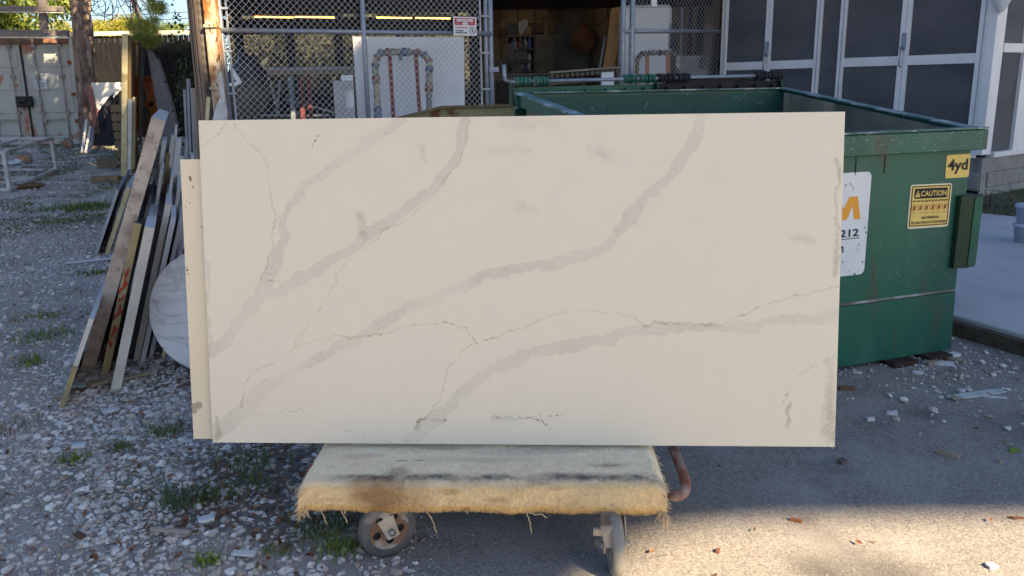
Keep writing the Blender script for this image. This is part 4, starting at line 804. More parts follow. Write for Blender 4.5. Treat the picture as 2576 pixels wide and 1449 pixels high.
# scuffs: thin paint scratches as real shallow marks
SCF = mat('scratch_pale', (.33, .36, .35), (.16, .22, .2), 30, .7); 
mb = MB()
fp = D(0, .05, 0); fn_ = -d_
def FP(px, py, off=.0015): return on_plane(px, py, fp-d_*off, d_)
for _ in range(130):
    px = rng.uniform(2125, 2400); py = rng.uniform(390, 720)
    if 2108 < px < 2200 and 425 < py < 705: continue
    L = rng.uniform(1, 9)*(2.2 if rng.random() > .93 else 1); a = rng.normal(1.4, .35)*rng.choice([-1, 1]); p = FP(px, py); q = FP(px+cos(a)*L, py+sin(a)*L); ww = rng.uniform(.0006, .0016); mb.prism([p-w_*ww, p+w_*ww, q+w_*ww, q-w_*ww], -d_*.0006)
for _ in range(170):
    s = rng.uniform(.02, .95); z = ZF-abs(rng.normal(.0, .045))-.006; L = rng.uniform(.004, .035); a = rng.uniform(-.9, .9); h = rng.uniform(.0006, .0022)
    if z < ZF-.1: continue
    q = (cos(a)*L, sin(a)*L*.6); mb.prism([D(s, -.0015, z), D(s+q[0]*.5, -.0015, z+q[1]*.5+h), D(s+q[0], -.0015, z+q[1]), D(s+q[0]*.5, -.0015, z+q[1]*.5-h)], -d_*.0006)
kind(mb.build('paint_scratches', SCF, t), 'stuff')
mb = MB()
for _ in range(60):
    s = rng.uniform(.15, DW-.2); z = rng.uniform(ZB-.26, ZB-.03); L = rng.uniform(.005, .05); a = rng.uniform(-1.3, 1.3); tt = DD-.0135; q = (cos(a)*L, sin(a)*L); h = rng.uniform(.001, .003)
    mb.prism([D(s, tt, z), D(s+h, tt, z+h), D(s+q[0], tt, z+q[1]), D(s+q[0]-h, tt, z+q[1]-h)], -d_*.0006)
kind(mb.build('inside_scratches', SCF, t), 'stuff')
# stickers on the front face (flat print on thin sheets)
YEL = mat('label_yellow', (.70, .52, .15), (.64, .47, .13), 9, .5); INKB = mat('ink_black', (.012, .012, .014), rough=.6); CRW = mat('label_cream', (.78, .74, .6), (.6, .55, .4), 20, .5); ORG = mat('ink_orange', (.72, .33, .03), rough=.5); REDI = mat('ink_red', (.55, .08, .03)); DGI = mat('ink_dark_green', (.01, .05, .05)); LBW = mat('label_white', (.68, .71, .75), (.62, .65, .69), 7, .45, c3=(.25, .25, .24), scale3=11, t3=(.66, .69), amt3=.6)
class Plate:
    def __init__(s, px4, off=.002):      # TL TR BR BL
        s.o = FP(*px4[3], off); s.x = FP(*px4[2], off)-s.o; s.y = FP(*px4[0], off)-s.o; s.off = off
    def p(s, u, v, lift=0): return s.o+s.x*u+s.y*v-d_*lift
    def poly(s, uv, lift, th=.0006): return MB().prism([s.p(u, v, lift) for u, v in uv], d_*-th)
    def round(s, u0, v0, u1, v1, r, lift, th=.0006):
        ar = s.x.length/s.y.length; pts = []
        for cx, cy, a0 in ((u1-r, v1-r*ar, 0), (u0+r, v1-r*ar, 1), (u0+r, v0+r*ar, 2), (u1-r, v0+r*ar, 3)):
            for k in range(5): a = (a0+k/4)*pi/2; pts.append((cx+cos(a)*r, cy+sin(a)*r*ar))
        return s.poly(pts, lift, th)
def dtext(pl, s, u, v, hgt, width, m, parent, bold=.001, align='CENTER', lift=.003):
    n = text(s, 1, V((0, 0, 0)), (1, 0, 0), (0, 1, 0), m, parent, align=align, bold=.022, off=0)
    me = n.data; xs_ = [q.co.x+parent['_o'][0] for q in me.vertices]; wid = max(xs_)-min(xs_); hcap = .70; o_ = V(parent['_o']); kx = width/wid; ky = hgt/hcap
    for q in me.vertices: c = q.co+o_; q.co = pl.p(u+c.x*kx, v+c.y*ky, lift)-o_
    return n
# 4yd
pl = Plate([(2382, 390), (2441.6, 385.5), (2436.5, 445), (2377, 449)])
lb = tag(pl.round(0, 0, 1, 1, .06, 0).build('volume_label', YEL, origin=tuple(pl.o)), 'yellow label reading 4yd near the top right corner of the dumpster', 'label')
dtext(pl, '4yd', .5, .34, .46, .84, INKB, lb)
# caution
pl = Plate([(2291.3, 465.2), (2393.9, 460.8), (2384.6, 569.3), (2281.5, 576.5)])
lb = tag(pl.round(0, 0, 1, 1, .05, 0).build('caution_label', CRW, origin=tuple(pl.o)), 'yellow CAUTION label with black border and row of red symbols on the dumpster', 'label')
pl.round(.025, .035, .975, .975, .045, .0007).build('yellow_field', YEL, lb)
for a, b_, c_, e_ in ((.035, .055, .965, .075), (.035, .945, .965, .965), (.035, .055, .055, .965), (.945, .055, .965, .965)): pl.poly([(a, b_), (c_, b_), (c_, e_), (a, e_)], .0014).build('border', INKB, lb)
pl.round(.10, .68, .90, .91, .03, .0014).build('header_panel', INKB, lb)
dtext(pl, 'CAUTION', .565, .735, .115, .62, YEL, lb, lift=.0028)
pl.poly([(.12, .72), (.24, .72), (.18, .875)], .0022).build('warning_triangle', YEL, lb); pl.poly([(.174, .77), (.186, .77), (.189, .84), (.171, .84)], .003).build('exclamation_bar', INKB, lb); pl.poly([(.173, .74), (.187, .74), (.187, .757), (.173, .757)], .003).build('exclamation_dot', INKB, lb)
dtext(pl, 'DO NOT FILL ABOVE TOP OF CONTAINER', .5, .605, .038, .86, INKB, lb)
for k in range(6):
    cx = .12+.15*k; cy = .475; ar = pl.x.length/pl.y.length; R_ = .062
    MB().tube([pl.p(cx+cos(a)*R_, cy+sin(a)*R_*ar, .0016) for a in [2*pi*j/16 for j in range(16)]], .0011, 4, closed=True).build('symbol_ring', REDI, lb)
    pl.poly([(cx-.02, cy-.045), (cx+.02, cy-.045), (cx+.028, cy+.02), (cx-.008, cy+.05), (cx-.024, cy+.01)], .0014).build('symbol', DG2 if k < 5 else INKB, lb)
    pl.poly([(cx-.045, cy-.042), (cx-.038, cy-.052), (cx+.045, cy+.042), (cx+.038, cy+.052)], .002).build('symbol_slash', REDI, lb)
    pl.poly([(cx-.05, .345), (cx+.05, .345), (cx+.05, .353), (cx-.05, .353)], .0014).build('caption_line', INKB, lb)
dtext(pl, 'NO PARKING', .53, .215, .055, .42, INKB, lb); dtext(pl, 'DO NOT BLOCK CONTAINER', .5, .105, .055, .84, INKB, lb)
# hauler label, left half hidden behind the slab
pl = Plate([(2030, 441), (2190, 431), (2173, 689), (2014, 707)])
lb = tag(pl.round(0, 0, 1, 1, .07, 0).build('hauler_label', LBW, origin=tuple(pl.o)), 'white rounded label with an orange M and digits, half hidden behind the slab', 'label')
MM = [(2100, 498), (2113, 497), (2122, 527), (2137, 495), (2158, 494), (2164, 550), (2148, 552), (2145, 517), (2130, 553), (2117, 554), (2108, 524), (2106, 555), (2094, 556)]
MB().prism([FP(x, y, .0032) for x, y in MM], -d_*.0005).build('letter_m', ORG, lb)
pf = MB().prism([FP(x, y, .0032) for x, y in ((2168, 547), (2170.5, 547), (2170.5, 549), (2168, 549))], -d_*.0005); pf.build('registered_mark', ORG, lb)
def frac(px, py): q = FP(px, py)-pl.o; M_ = pl.x.dot(pl.x); u = q.dot(pl.x)/M_; v = (q-pl.x*u).dot(pl.y)/pl.y.dot(pl.y); return u, v
u, v = frac(2128, 597); dtext(pl, '2212', u, v+.005, .07, .40, DGI, lb); pl.poly([(u-.25, v-.02), (u+.22, v-.02), (u+.22, v-.012), (u-.25, v-.012)], .0014).build('underline', DGI, lb)
u, v = frac(2113, 635); dtext(pl, 'm', u, v, .09, .10, DGI, lb)
mb = MB()
for x, y in ((2128, 466), (2145, 468), (2140, 463), (2176, 572), (2178, 585), (2160, 615), (2158, 628), (2150, 690), (2135, 683), (2170, 660), (2120, 660)):
    p = FP(x, y, .0034); k = rng.uniform(.002, .006); mb.prism([p+w_*k*cos(a)+V((0, 0, k*1.6*sin(a))) for a in (0, 1.2, 2.3, 3.5, 5)], -d_*.0004)
kind(mb.build('chips', DG1, lb), 'stuff')
# timbers under the dumpster
RW2 = mat('wet_timber', (.05, .03, .022), (.035, .02, .015), 12, .9, .002, 40)
for i, (s, lab) in enumerate(((.18, 'reddish timber block under the right front corner of the dumpster'), (.42, 'second timber block under the dumpster, left of the corner one'))):
    solo(MB().box(D(s, .16, .017), (.16, .4, .028), az=an), 'timber_block', RW2, lab, 'timber', 'timbers under the dumpster', bevel=.006)
solo(MB().box(D(1.7, .3, .017), (.16, .4, .028), az=an), 'timber_block', RW2, 'timber block under the hidden left end of the dumpster', 'timber', 'timbers under the dumpster'); solo(MB().box(D(1.0, 1.3, .017), (1.6, .12, .028), az=an), 'timber_block', RW2, 'long timber under the rear edge of the dumpster', 'timber', 'timbers under the dumpster')

# olive skip behind the slab
OLV = mat('olive_steel', (.30, .27, .13), (.22, .20, .10), 4, .6, .003, 30, c3=(.16, .06, .018), scale3=4.5, t3=(.58, .64))
t = thing('olive_skip', 'rust streaked olive steel skip with a sloping end between slab and fence', 'skip', (-.5, 6.6, 0)); Y = 6.4
q = [at(960, 305, Y), at(1110, 267, Y), at(1300, 262, Y)]; q[0].z -= .0
fr = [V((-1.15, Y, .02)), V((q[0].x-.15, Y, q[0].z-.25)), q[0], q[1], q[2], V((q[2].x, Y, .02))]
MB().prism(fr, (0, .02, 0)).build('front_panel', OLV, t)
for a, b_ in ((q[0], q[1]), (q[1], q[2])): MB().beam(a+V((0, -.004, -.008)), b_+V((0, -.004, -.008)), .035, .02).build('rim', mat('rusty_rim', (.15, .07, .04), (.20, .17, .10), 12, .8), t)
for x in (q[1].x+.06, ): MB().box((x, Y-.012, .65), (.04, .02, 1.2)).build('stiffener', OLV, t)
MB().prism([p+V((0, 1.2, 0))-V((0, 0, .3 if p.z > .1 else 0)) for p in fr], (0, .02, 0)).build('rear_panel', OLV, t)
for x in (-1.14, q[2].x-.01): MB().box((x, Y+.6, .4), (.02, 1.16, .76)).build('end_panel', OLV, t)

# ================================================================== LEANING OFFCUT SLABS (left stack)
E_W = mat('edge_white', (.62, .60, .55), (.50, .48, .43), 9, .6, .001, 50); E_BR = mat('edge_brown_stone', (.52, .45, .38), (.34, .275, .23), 11, .75, .003, 60, contrast=(.38, .62), c3=(.26, .20, .17), scale3=24, t3=(.54, .66), amt3=.7)
E_YL = mat('edge_ochre', (.42, .33, .16), (.26, .21, .12), 10, .8, .002, 40); E_DK = mat('slab_dark', (.06, .06, .065), (.09, .09, .095), 6, .5); F_GR = mat('slab_face_grey', (.40, .41, .43), (.32, .325, .34), 4, .5); F_LT = mat('slab_face_pale', (.60, .61, .63), (.50, .51, .53), 3, .5)
GRAF = mat('spray_red', (.42, .05, .03), rough=.7)
def lean(name_m, bx, by, tx, ty, wpx, L, lab, mface=None, dz=0, dtop=.0, skew=(-.36, .93), group='offcut slabs leaning in the left stack', grow=1.0, Y=0, nm='leaning_slab'):
    b = at(bx, by, Y) if Y else gnd(bx, by, .0)
    if Y: b.z = max(b.z, gz(0, Y))
    tp_ = at(tx, ty, b.y+dtop); up = tp_-b; dep = V((skew[0], skew[1], 0)).normalized(); nrm = up.cross(dep).normalized()
    if nrm.x < 0: nrm = -nrm
    wd = wpx/FD*(b.y)*1.0; hw = nrm*wd
    t = thing(nm, lab, 'slab', tuple(b), group)
    P_ = [b, b+hw, b+hw+up, b+up]
    eps = .006
    MB().prism([P_[0]+dep*eps, P_[1]+dep*eps, P_[2]+dep*eps*1.0, P_[3]+dep*eps], dep*(L-eps)).build('face_body', mface or F_GR, t)
    MB().prism(P_, dep*(eps-.001)).build('polished_edge', name_m, t)
    return t, P_, dep
L1 = lean(E_W, 148, 1026, 224, 800, 12, .9, 'thin low slab with white and ochre edge, leftmost of the leaning stack', F_LT)
# lower ochre length on that edge
for q_ in UPR: lean(q_[0], q_[1], q_[2], q_[3], q_[4], q_[5], q_[6], q_[7], q_[8], Y=q_[9], nm='upright_slab', group=grp)
p = L1[1]; MB().prism([p[0]-L1[2]*.002, p[1]-L1[2]*.002, p[1].lerp(p[2], .48)-L1[2]*.002, p[0].lerp(p[3], .48)-L1[2]*.002], L1[2]*.0015).build('stained_edge', E_YL, L1[0])
lean(E_BR, 199, 940, 381, 294, 33, 2.1, 'thick mitred slab beam with brown stone edge and white top, largest of the leaning stack', F_GR, grow=1)
L3 = lean(E_YL, 253, 946, 337, 560, 18, 2.0, 'ochre edged slab with red spray marks right of the thick brown beam', E_DK)
p = L3[1]; ge = L3[2]
mbg = MB()
for a0, u0, du, da in ((.20, .5, -.3, .05), (.27, .2, .6, .06), (.30, .7, -.4, .04), (.38, .15, .5, .08), (.42, .8, -.2, .06), (.50, .2, .6, .04), (.55, .1, .3, .07), (.60, .75, -.3, .05), (.66, .3, .4, .05)):
    pts = [p[0].lerp(p[3], a0+da*f+.01*sin(f*7))+(p[1]-p[0])*min(.92, max(.08, u0+du*f+.12*sin(f*5+a0*30)))-ge*.002 for f in (0, .25, .5, .75, 1)]
    mbg.tube(pts, [.004, .007, .006, .007, .003], 5)
mbg.build('spray_mark', GRAF, L3[0])
lean(E_DK, 268, 930, 368, 520, 9, 1.9, 'dark slab squeezed between ochre and white edged slabs', E_DK)
L5 = lean(E_W, 277, 986, 364, 570, 24, 1.9, 'tall white edged slab in front of the leaning stack', F_LT)
lean(E_DK, 322, 905, 393, 540, 14, 1.7, 'dark grey slab just right of the tall white edged slab', E_DK)
lean(E_W, 334, 912, 416, 512, 15, 1.7, 'white edged slab third from the round top', F_LT)
lean(F_LT, 350, 920, 430, 548, 12, 1.6, 'pale grey slab second from the round top', F_LT)
lean(F_GR, 372, 905, 452, 545, 10, 1.5, 'grey slab right behind the round marble top', F_GR)
lean(YS, 404, 905, 470, 640, 8, .5, 'short tan slab with its foot showing beside the round top', F_GR)
lean(F_GR, 236, 645, 292, 478, 7, 2.2, 'dark faced slab leaning at the far left of the stack', mat('slab_face_dark', (.085, .09, .10), (.06, .065, .075), 3, .35))
lean(YS, 262, 640, 318, 470, 10, 1.5, 'second far slab with tan edge, behind the dark faced one', F_GR)
# ends of further pieces poking up behind
for i, (bx, by, tx, ty, w, L, m, lab) in enumerate(((350, 800, 408, 355, 10, .6, F_LT, 'narrow pale offcut standing behind the thick beam'), (365, 790, 430, 345, 12, .5, WS, 'white offcut with stepped top behind the stack'), (385, 780, 443, 355, 13, .5, F_LT, 'pale offcut right of the stepped white one'), (400, 775, 452, 392, 9, .5, WS, 'bright white offcut whose top ends lower than its neighbours'), (415, 770, 466, 362, 7, .5, F_GR, 'slim grey offcut near the back slab'), (380, 800, 418, 388, 9, .5, BS, 'brownish offcut between pale ones in the back row'), (345, 830, 396, 470, 8, .5, F_GR, 'grey offcut low in the back row'), (430, 770, 480, 395, 8, .5, WS, 'white offcut closest to the back slab'), (340, 860, 402, 430, 8, .9, WS, 'thin white offcut just right of the thick beam'), (372, 850, 430, 440, 7, .9, F_LT, 'thin pale offcut in the middle of the back row'), (395, 850, 446, 470, 9, .9, WS, 'white offcut above the tall white edged slab'), (420, 840, 462, 500, 9, .8, F_LT, 'pale offcut just above the round top'), (410, 760, 440, 318, 6, .4, WS, 'thin white offcut with the highest pointed tip'))):
    lean(m, bx, by, tx, ty, w, L, lab, m, group='narrow offcuts behind the stack')
# upright metal bars
for i, (xb, xt, yt, m, lab) in enumerate(((463, 474, 198, GS, 'tallest grey bar of the upright bars behind the stack'), (458, 466, 225, GS, 'short grey bar left of the tallest upright bar'), (476, 484, 222, GS, 'grey bar right of the tallest upright bar'), (483, 490, 222, RB, 'brown bar at the right of the upright bars'))):
    q = at(xb, 380, 7.6); tt = at(xt, yt, 7.7); solo(MB().beam((q.x, 7.6, gz(0, 7.6)), tt, .022, .05, (0, 1, 0)), 'upright_bar', m, lab, 'bar', 'upright bars behind the stack')
solo(MB().prism([at(x, y, 7.0) for x, y in ((552, 248), (566, 247), (565, 262), (571, 282), (567, 330), (528, 330), (541, 275))], (0, .03, 0)), 'white_cutout', WS, 'curved white offcut standing above the slab before the rusty column', 'offcut')
solo(MB().beam(at(519, 330, 8.2), at(525, 244, 8.2), .03, .02, (0, 1, 0)), 'thin_batten', YS, 'thin tan batten standing between channel and white offcut', 'batten')
solo(MB().prism([at(x, y, 8.4) for x, y in ((548, 188), (556, 178), (560, 200), (566, 250), (560, 262), (553, 230))], (0, .02, 0)), 'white_strip', WS, 'white plastic strip hanging beside the fence end post', 'strip')
# plants on the black fence and by the corner
for c, R_, n, lab in ((at(462, 190, 12.5), (.10, .2, .7), 260, 'dark shrub climbing between fence and workshop corner'), (at(470, 270, 10.5), (.10, .2, .5), 200, 'low dark shrub at the foot of the workshop corner')):
    t = thing('dark_shrub', lab, 'shrub', (c.x, c.y, gz(0, c.y))); MB().tube([(c.x, c.y, gz(0, c.y)), c], [.03, .012], 5).build('stem', BARK, t)
    cen = np.array(c)+rng.normal(0, .6, (n, 3))*np.array(R_); co, tr = leaf_co(cen, rng.uniform(.04, .09, n), .5); kind(fast_mesh('foliage', co, tr, LEAF, leafcol(n, (.03, .045, .02), .4), parent=t), 'stuff')

# round marble top
MRB = mat('round_marble', (.62, .63, .66), (.52, .53, .57), 2.5, .35, c3=(.34, .31, .27), scale3=3.2, t3=(.495, .505), amt3=0)
def veinmat(name, c1, c2, vein, sc):
    m = bpy.data.materials.new(name); m.use_nodes = True; n = m.node_tree.nodes; l = m.node_tree.links; b = n['Principled BSDF']; b.inputs['Roughness'].default_value = .35; b.inputs['Specular IOR Level'].default_value = .4
    g = n.new('ShaderNodeNewGeometry'); mp = n.new('ShaderNodeMapping'); mp.inputs['Rotation'].default_value = (0, .9, 0); mp.inputs['Scale'].default_value = (1.2, 1, 3.2); l.new(g.outputs['Position'], mp.inputs[0])
    def band(s, wd, dist):
        t = n.new('ShaderNodeTexNoise'); t.inputs['Scale'].default_value = s; t.inputs['Detail'].default_value = 5; t.inputs['Distortion'].default_value = dist; l.new(mp.outputs[0], t.inputs['Vector'])
        a = n.new('ShaderNodeMath'); a.operation = 'SUBTRACT'; a.inputs[1].default_value = .5; l.new(t.outputs['Fac'], a.inputs[0]); q = n.new('ShaderNodeMath'); q.operation = 'ABSOLUTE'; l.new(a.outputs[0], q.inputs[0])
        r = n.new('ShaderNodeMapRange'); r.inputs[1].default_value = wd; r.inputs[2].default_value = 0; l.new(q.outputs[0], r.inputs[0]); return r.outputs[0]
    def mx(f, a, bb):
        k = n.new('ShaderNodeMix'); k.data_type = 'RGBA'; l.new(f, k.inputs[0])
        for s, v in ((k.inputs[6], a), (k.inputs[7], bb)):
            if isinstance(v, tuple): s.default_value = (*v, 1)
            else: l.new(v, s)
        return k.outputs[2]
    c = mx(band(sc*.5, .10, .6), c1, c2); f = band(sc, .022, .8); h = n.new('ShaderNodeMath'); h.operation = 'MULTIPLY'; h.inputs[1].default_value = .42; l.new(f, h.inputs[0]); c = mx(h.outputs[0], c, vein); l.new(c, b.inputs['Base Color']); return m
RM = veinmat('round_marble_veined', (.66, .67, .69), (.56, .57, .61), (.26, .24, .22), 2.2)
rc = at(531, 780, 4.12); rr = 159/FD*4.12*1.02; tilt = V((0, -1, .22)).normalized()
o = MB().lathe(rc-tilt*.02, tilt, [(0, 0), (0, rr), (.018, rr*1.0), (.02, rr*.99), (.02, 0)], 72); o.sm = [False]*len(o.sm); solo(o, 'round_marble_top', RM, 'round white marble tabletop leaning on edge behind the slabs', 'tabletop')

# ================================================================== PLATFORM CART AND THE TWO BIG SLABS
LAY = .018
# slab plane from measured corners
SBL = gnd(535, 1113, .285); SBR = gnd(2100, 1124, .285); SW = (SBR-SBL).length; sx = (SBR-SBL)/SW; leanv = V((-sx.y, sx.x, 0))
STL = at(492, 307, SBL.y+.150); STR = at(2117, 277, SBR.y+.152)
upL = STL-SBL; upR = STR-SBR; SH_ = (upL.length+upR.length)/2; SN = sx.cross((upL+upR)/2).normalized()
if SN.y > 0: SN = -SN
sy = SN.cross(sx).normalized(); sy = sy if sy.z > 0 else -sy
def SUV(px, py): q = on_plane(px, py, SBL, SN)-SBL; return q.dot(sx), q.dot(sy)
# vein picture computed here, in metres on the slab
IW, IH = 1700, 950
def vnoise(cell):
    gh, gw = IH//cell+3, IW//cell+3; g_ = rng.normal(0, 1, (gh, gw)); y = np.arange(IH)/cell; x = np.arange(IW)/cell; yi = y.astype(int); xi = x.astype(int); fy = (y-yi)[:, None]; fx = (x-xi)[None]; fy = fy*fy*(3-2*fy); fx = fx*fx*(3-2*fx)
    return (g_[yi][:, xi]*(1-fy)*(1-fx)+g_[yi+1][:, xi]*fy*(1-fx)+g_[yi][:, xi+1]*(1-fy)*fx+g_[yi+1][:, xi+1]*fy*fx).astype(np.float32)
WU = .0042*vnoise(36)+.0026*vnoise(14)+.0016*vnoise(6); WV = .0042*vnoise(36)+.0026*vnoise(14)+.0016*vnoise(6)
def rast(polys):
    """polys: list of (points[(px,py,width_px)], edge softness, wobble) -> mask"""
    U, Vv = np.meshgrid((np.arange(IW)+.5)/IW*SW, (np.arange(IH)+.5)/IH*SH_); M = np.zeros((IH, IW), np.float32); U = U+WU; Vv = Vv+WV
    for pts, soft, wob, st in polys:
        P_ = [(*SUV(x, y), w/FD*2.8/2*(.86 if w > 18 else 1)) for x, y, w in pts]; S = []
        for i in range(len(P_)-1):
            a, b = P_[i], P_[i+1]; n = max(2, int(math.hypot(b[0]-a[0], b[1]-a[1])/.012))
            for k in range(n): f = k/n; S.append([a[j]+(b[j]-a[j])*f for j in range(3)])
        S.append(list(P_[-1])); S = np.array(S)
        for _ in range(3): S[1:-1] = (S[:-2]+2*S[1:-1]+S[2:])/4
        sd_ = rng.uniform(0, 50); wl = np.array([[noise.noise(V((sd_+i*.11, 0, 0)))+.5*noise.noise(V((sd_+i*.35, 3, 0))), noise.noise(V((sd_+i*.11, 9, 0)))+.5*noise.noise(V((sd_+i*.35, 12, 0)))] for i in range(len(S))]); S[:, :2] += wl*wob
        sw_ = np.array([1+.38*noise.noise(V((sd_+i*.10, 30, 0)))+.20*noise.noise(V((sd_+i*.45, 30, 0))) for i in range(len(S))]); S[:, 2] *= sw_
        for i in range(len(S)-1):
            a, b = S[i], S[i+1]; r = max(a[2], b[2])+soft*2+.014
            x0, x1 = int((min(a[0], b[0])-r)/SW*IW), int((max(a[0], b[0])+r)/SW*IW)+2; y0, y1 = int((min(a[1], b[1])-r)/SH_*IH), int((max(a[1], b[1])+r)/SH_*IH)+2
            x0, y0 = max(x0, 0), max(y0, 0); x1, y1 = min(x1, IW), min(y1, IH)
            if x1 <= x0 or y1 <= y0: continue
            u = U[y0:y1, x0:x1]-a[0]; v = Vv[y0:y1, x0:x1]-a[1]; dx, dy = b[0]-a[0], b[1]-a[1]; l2 = dx*dx+dy*dy+1e-12; tt = np.clip((u*dx+v*dy)/l2, 0, 1); d = np.hypot(u-dx*tt, v-dy*tt)
            m = np.clip((a[2]+(b[2]-a[2])*tt-d)/soft+.5, 0, 1)*st; M[y0:y1, x0:x1] = np.maximum(M[y0:y1, x0:x1], m)
    return M
z3 = lambda L: [(440.2+x*.6078, 251.5+y*.6078, w*.6078) for x, y, w in L]
V1 = z3([(930, 80, 50), (880, 120, 55), (830, 150, 55), (770, 200, 45), (660, 262, 50), (605, 320, 42), (520, 370, 42), (478, 430, 40), (445, 500, 36), (442, 600, 55), (420, 680, 60), (385, 740, 75), (335, 830, 62), (250, 940, 42), (200, 1005, 60), (150, 1035, 75)])
V2 = z3([(1195, 80, 46), (1185, 200, 50), (1145, 285, 48), (1060, 370, 50), (960, 455, 48), (840, 530, 50), (700, 630, 50), (560, 720, 52), (450, 785, 55), (370, 810, 50)])
V3 = [(1767, 285, 28), (1735, 370, 32), (1690, 440, 25), (1610, 510, 35), (1560, 580, 30), (1500, 635, 28), (1380, 665, 32), (1300, 680, 28), (1222, 692, 30), (1180, 715, 26), (1110, 742, 32), (1020, 775, 30), (955, 815, 34), (900, 855, 24), (800, 900, 26), (720, 945, 26), (650, 990, 38), (600, 1040, 44), (545, 1085, 46)]
V4 = [(2110, 790, 26), (1990, 805, 28), (1830, 825, 30), (1720, 822, 24), (1600, 832, 30), (1480, 862, 34), (1330, 892, 34), (1230, 932, 30), (1160, 990, 30), (1105, 1045, 34), (1030, 1105, 40)]
big = rast([(q, .0028, .010, 1) for q in (V1, V2, V3, V4)])
th = lambda L, w=2.2: [(x, y, w) for x, y in L]
z3t = lambda L, w=2.2: [(440.2+x*.6078, 251.5+y*.6078, w) for x, y in L]
T = [z3t([(250, 110), (285, 165), (345, 208), (378, 260), (388, 370), (418, 470)]), z3t([(425, 475), (412, 530)], 5), z3t([(412, 530), (405, 610), (370, 725), (330, 800)]),
     z3t([(1215, 88), (1200, 200), (1160, 290), (1100, 355)]), z3t([(1150, 300), (1095, 360)], 4), z3t([(1095, 360), (1040, 430), (960, 500), (880, 538), (840, 560), (780, 620), (700, 690), (655, 765), (600, 862), (530, 960), (495, 1030), (440, 1078), (310, 1130), (282, 1200), (278, 1250), (200, 1305)]), z3t([(885, 532), (855, 545)], 6), z3t([(288, 1220), (272, 1255)], 7),
     z3t([(492, 1022), (620, 990), (850, 970), (930, 942), (1060, 932), (1130, 920), (1200, 952), (1255, 1010)]), z3t([(700, 985), (850, 971)], 5), z3t([(1225, 975), (1255, 1012)], 5),
     z3t([(1045, 1330), (1100, 1225), (1135, 1105), (1200, 1035), (1250, 1010)]), z3t([(990, 1362), (1045, 1330), (1050, 1325)], 7), th([(1215, 862), (1235, 845), (1320, 822), (1400, 790), (1500, 779), (1580, 790), (1602, 800), (1622, 815)]), th([(1618, 812), (1680, 818), (1800, 819)], 5), th([(1800, 820), (1860, 795), (1930, 762), (1990, 745), (2110, 718)]),
     th([(2106, 885), (2040, 925), (1990, 958), (1972, 1010), (1968, 1030)]), z3t([(215, 92), (170, 140), (100, 202)]), z3t([(310, 1308), (500, 1290), (650, 1340), (720, 1370), (800, 1405), (900, 1415)], 1.6), z3t([(385, 742), (410, 738), (440, 748)], 3), th([(1985, 1012), (1976, 1075)], 5)]
thin = rast([(q, .0012, .0045, 1) for q in T])
# handling marks: dark scuffs
drk = rast([([(791, 344, 3), (790, 356, 5)], .001, .0003, 1), ([(783, 362, 2), (785, 374, 5)], .001, .0006, .9), ([(1242, 1052, 9), (1290, 1056, 8)], .006, .004, .42), ([(1300, 1058, 4), (1345, 1052, 7), (1358, 1060, 5)], .005, .004, .42), ([(1360, 1045, 2), (1362, 1065, 2), (1385, 1076, 5)], .003, .004, .4), ([(1385, 1047, 2), (1418, 1046, 4)], .002, .001, .4), ([(1040, 1076, 3), (1085, 1060, 5), (1112, 1054, 5)], .006, .006, .35)])
dirt = rast([([(2085, 905, 6), (2092, 1000, 14), (2085, 1060, 40), (2095, 1100, 30)], .03, .01, .5), ([(1990, 1010, 5), (1980, 1072, 8)], .004, .002, .5), ([(2108, 395, 4), (2104, 520, 4), (2105, 640, 12), (2104, 690, 12)], .01, .004, .5), ([(545, 1050, 12), (560, 1090, 14), (540, 1105, 10)], .01, .01, .45), ([(524, 660, 8), (522, 700, 5), (522, 770, 5), (530, 880, 4)], .010, .006, .28), ([(2000, 600, 25), (2045, 605, 12)], .02, .006, .22), ([(1240, 375, 20), (1320, 380, 20)], .03, .01, .16), ([(1490, 376, 20), (1530, 390, 30)], .025, .01, .2), ([(905, 540, 14), (918, 600, 22)], .015, .004, .3), ([(1310, 520, 30), (1350, 530, 12)], .02, .008, .16), ([(1060, 375, 14), (1066, 405, 12)], .01, .006, .14), ([(1260, 310, 20), (1400, 320, 16)], .03, .01, .14)])
nz_ = lambda s, sh: np.kron(rng.normal(0, 1, (IH//s+2, IW//s+2)), np.ones((s, s)))[:IH, :IW]*sh
def sm(a, k):
    for _ in range(2):
        a = (np.roll(a, k, 0)+np.roll(a, -k, 0)+np.roll(a, k, 1)+np.roll(a, -k, 1)+a)/5
    return a
mot = .5*vnoise(24)+.5*vnoise(8)+.35*vnoise(3); edge_ = np.clip(1+.16*mot, .5, 1.5); fl_ = np.clip((vnoise(60)+.6*vnoise(18)+.4)*1.2, 0, 1); drk = drk*np.clip(.75+.9*(vnoise(5)+.6*vnoise(2)), 0, 1.6)
img = np.empty((IH, IW, 4), np.float32); basec = np.array([.685, .64, .535]); img[..., 3] = 1
cl = basec[None, None]*(1+.006*sm(nz_(30, 1), 12))[..., None]
def over(c, m, colr): return c*(1-m[..., None])+np.array(colr)[None, None]*m[..., None]
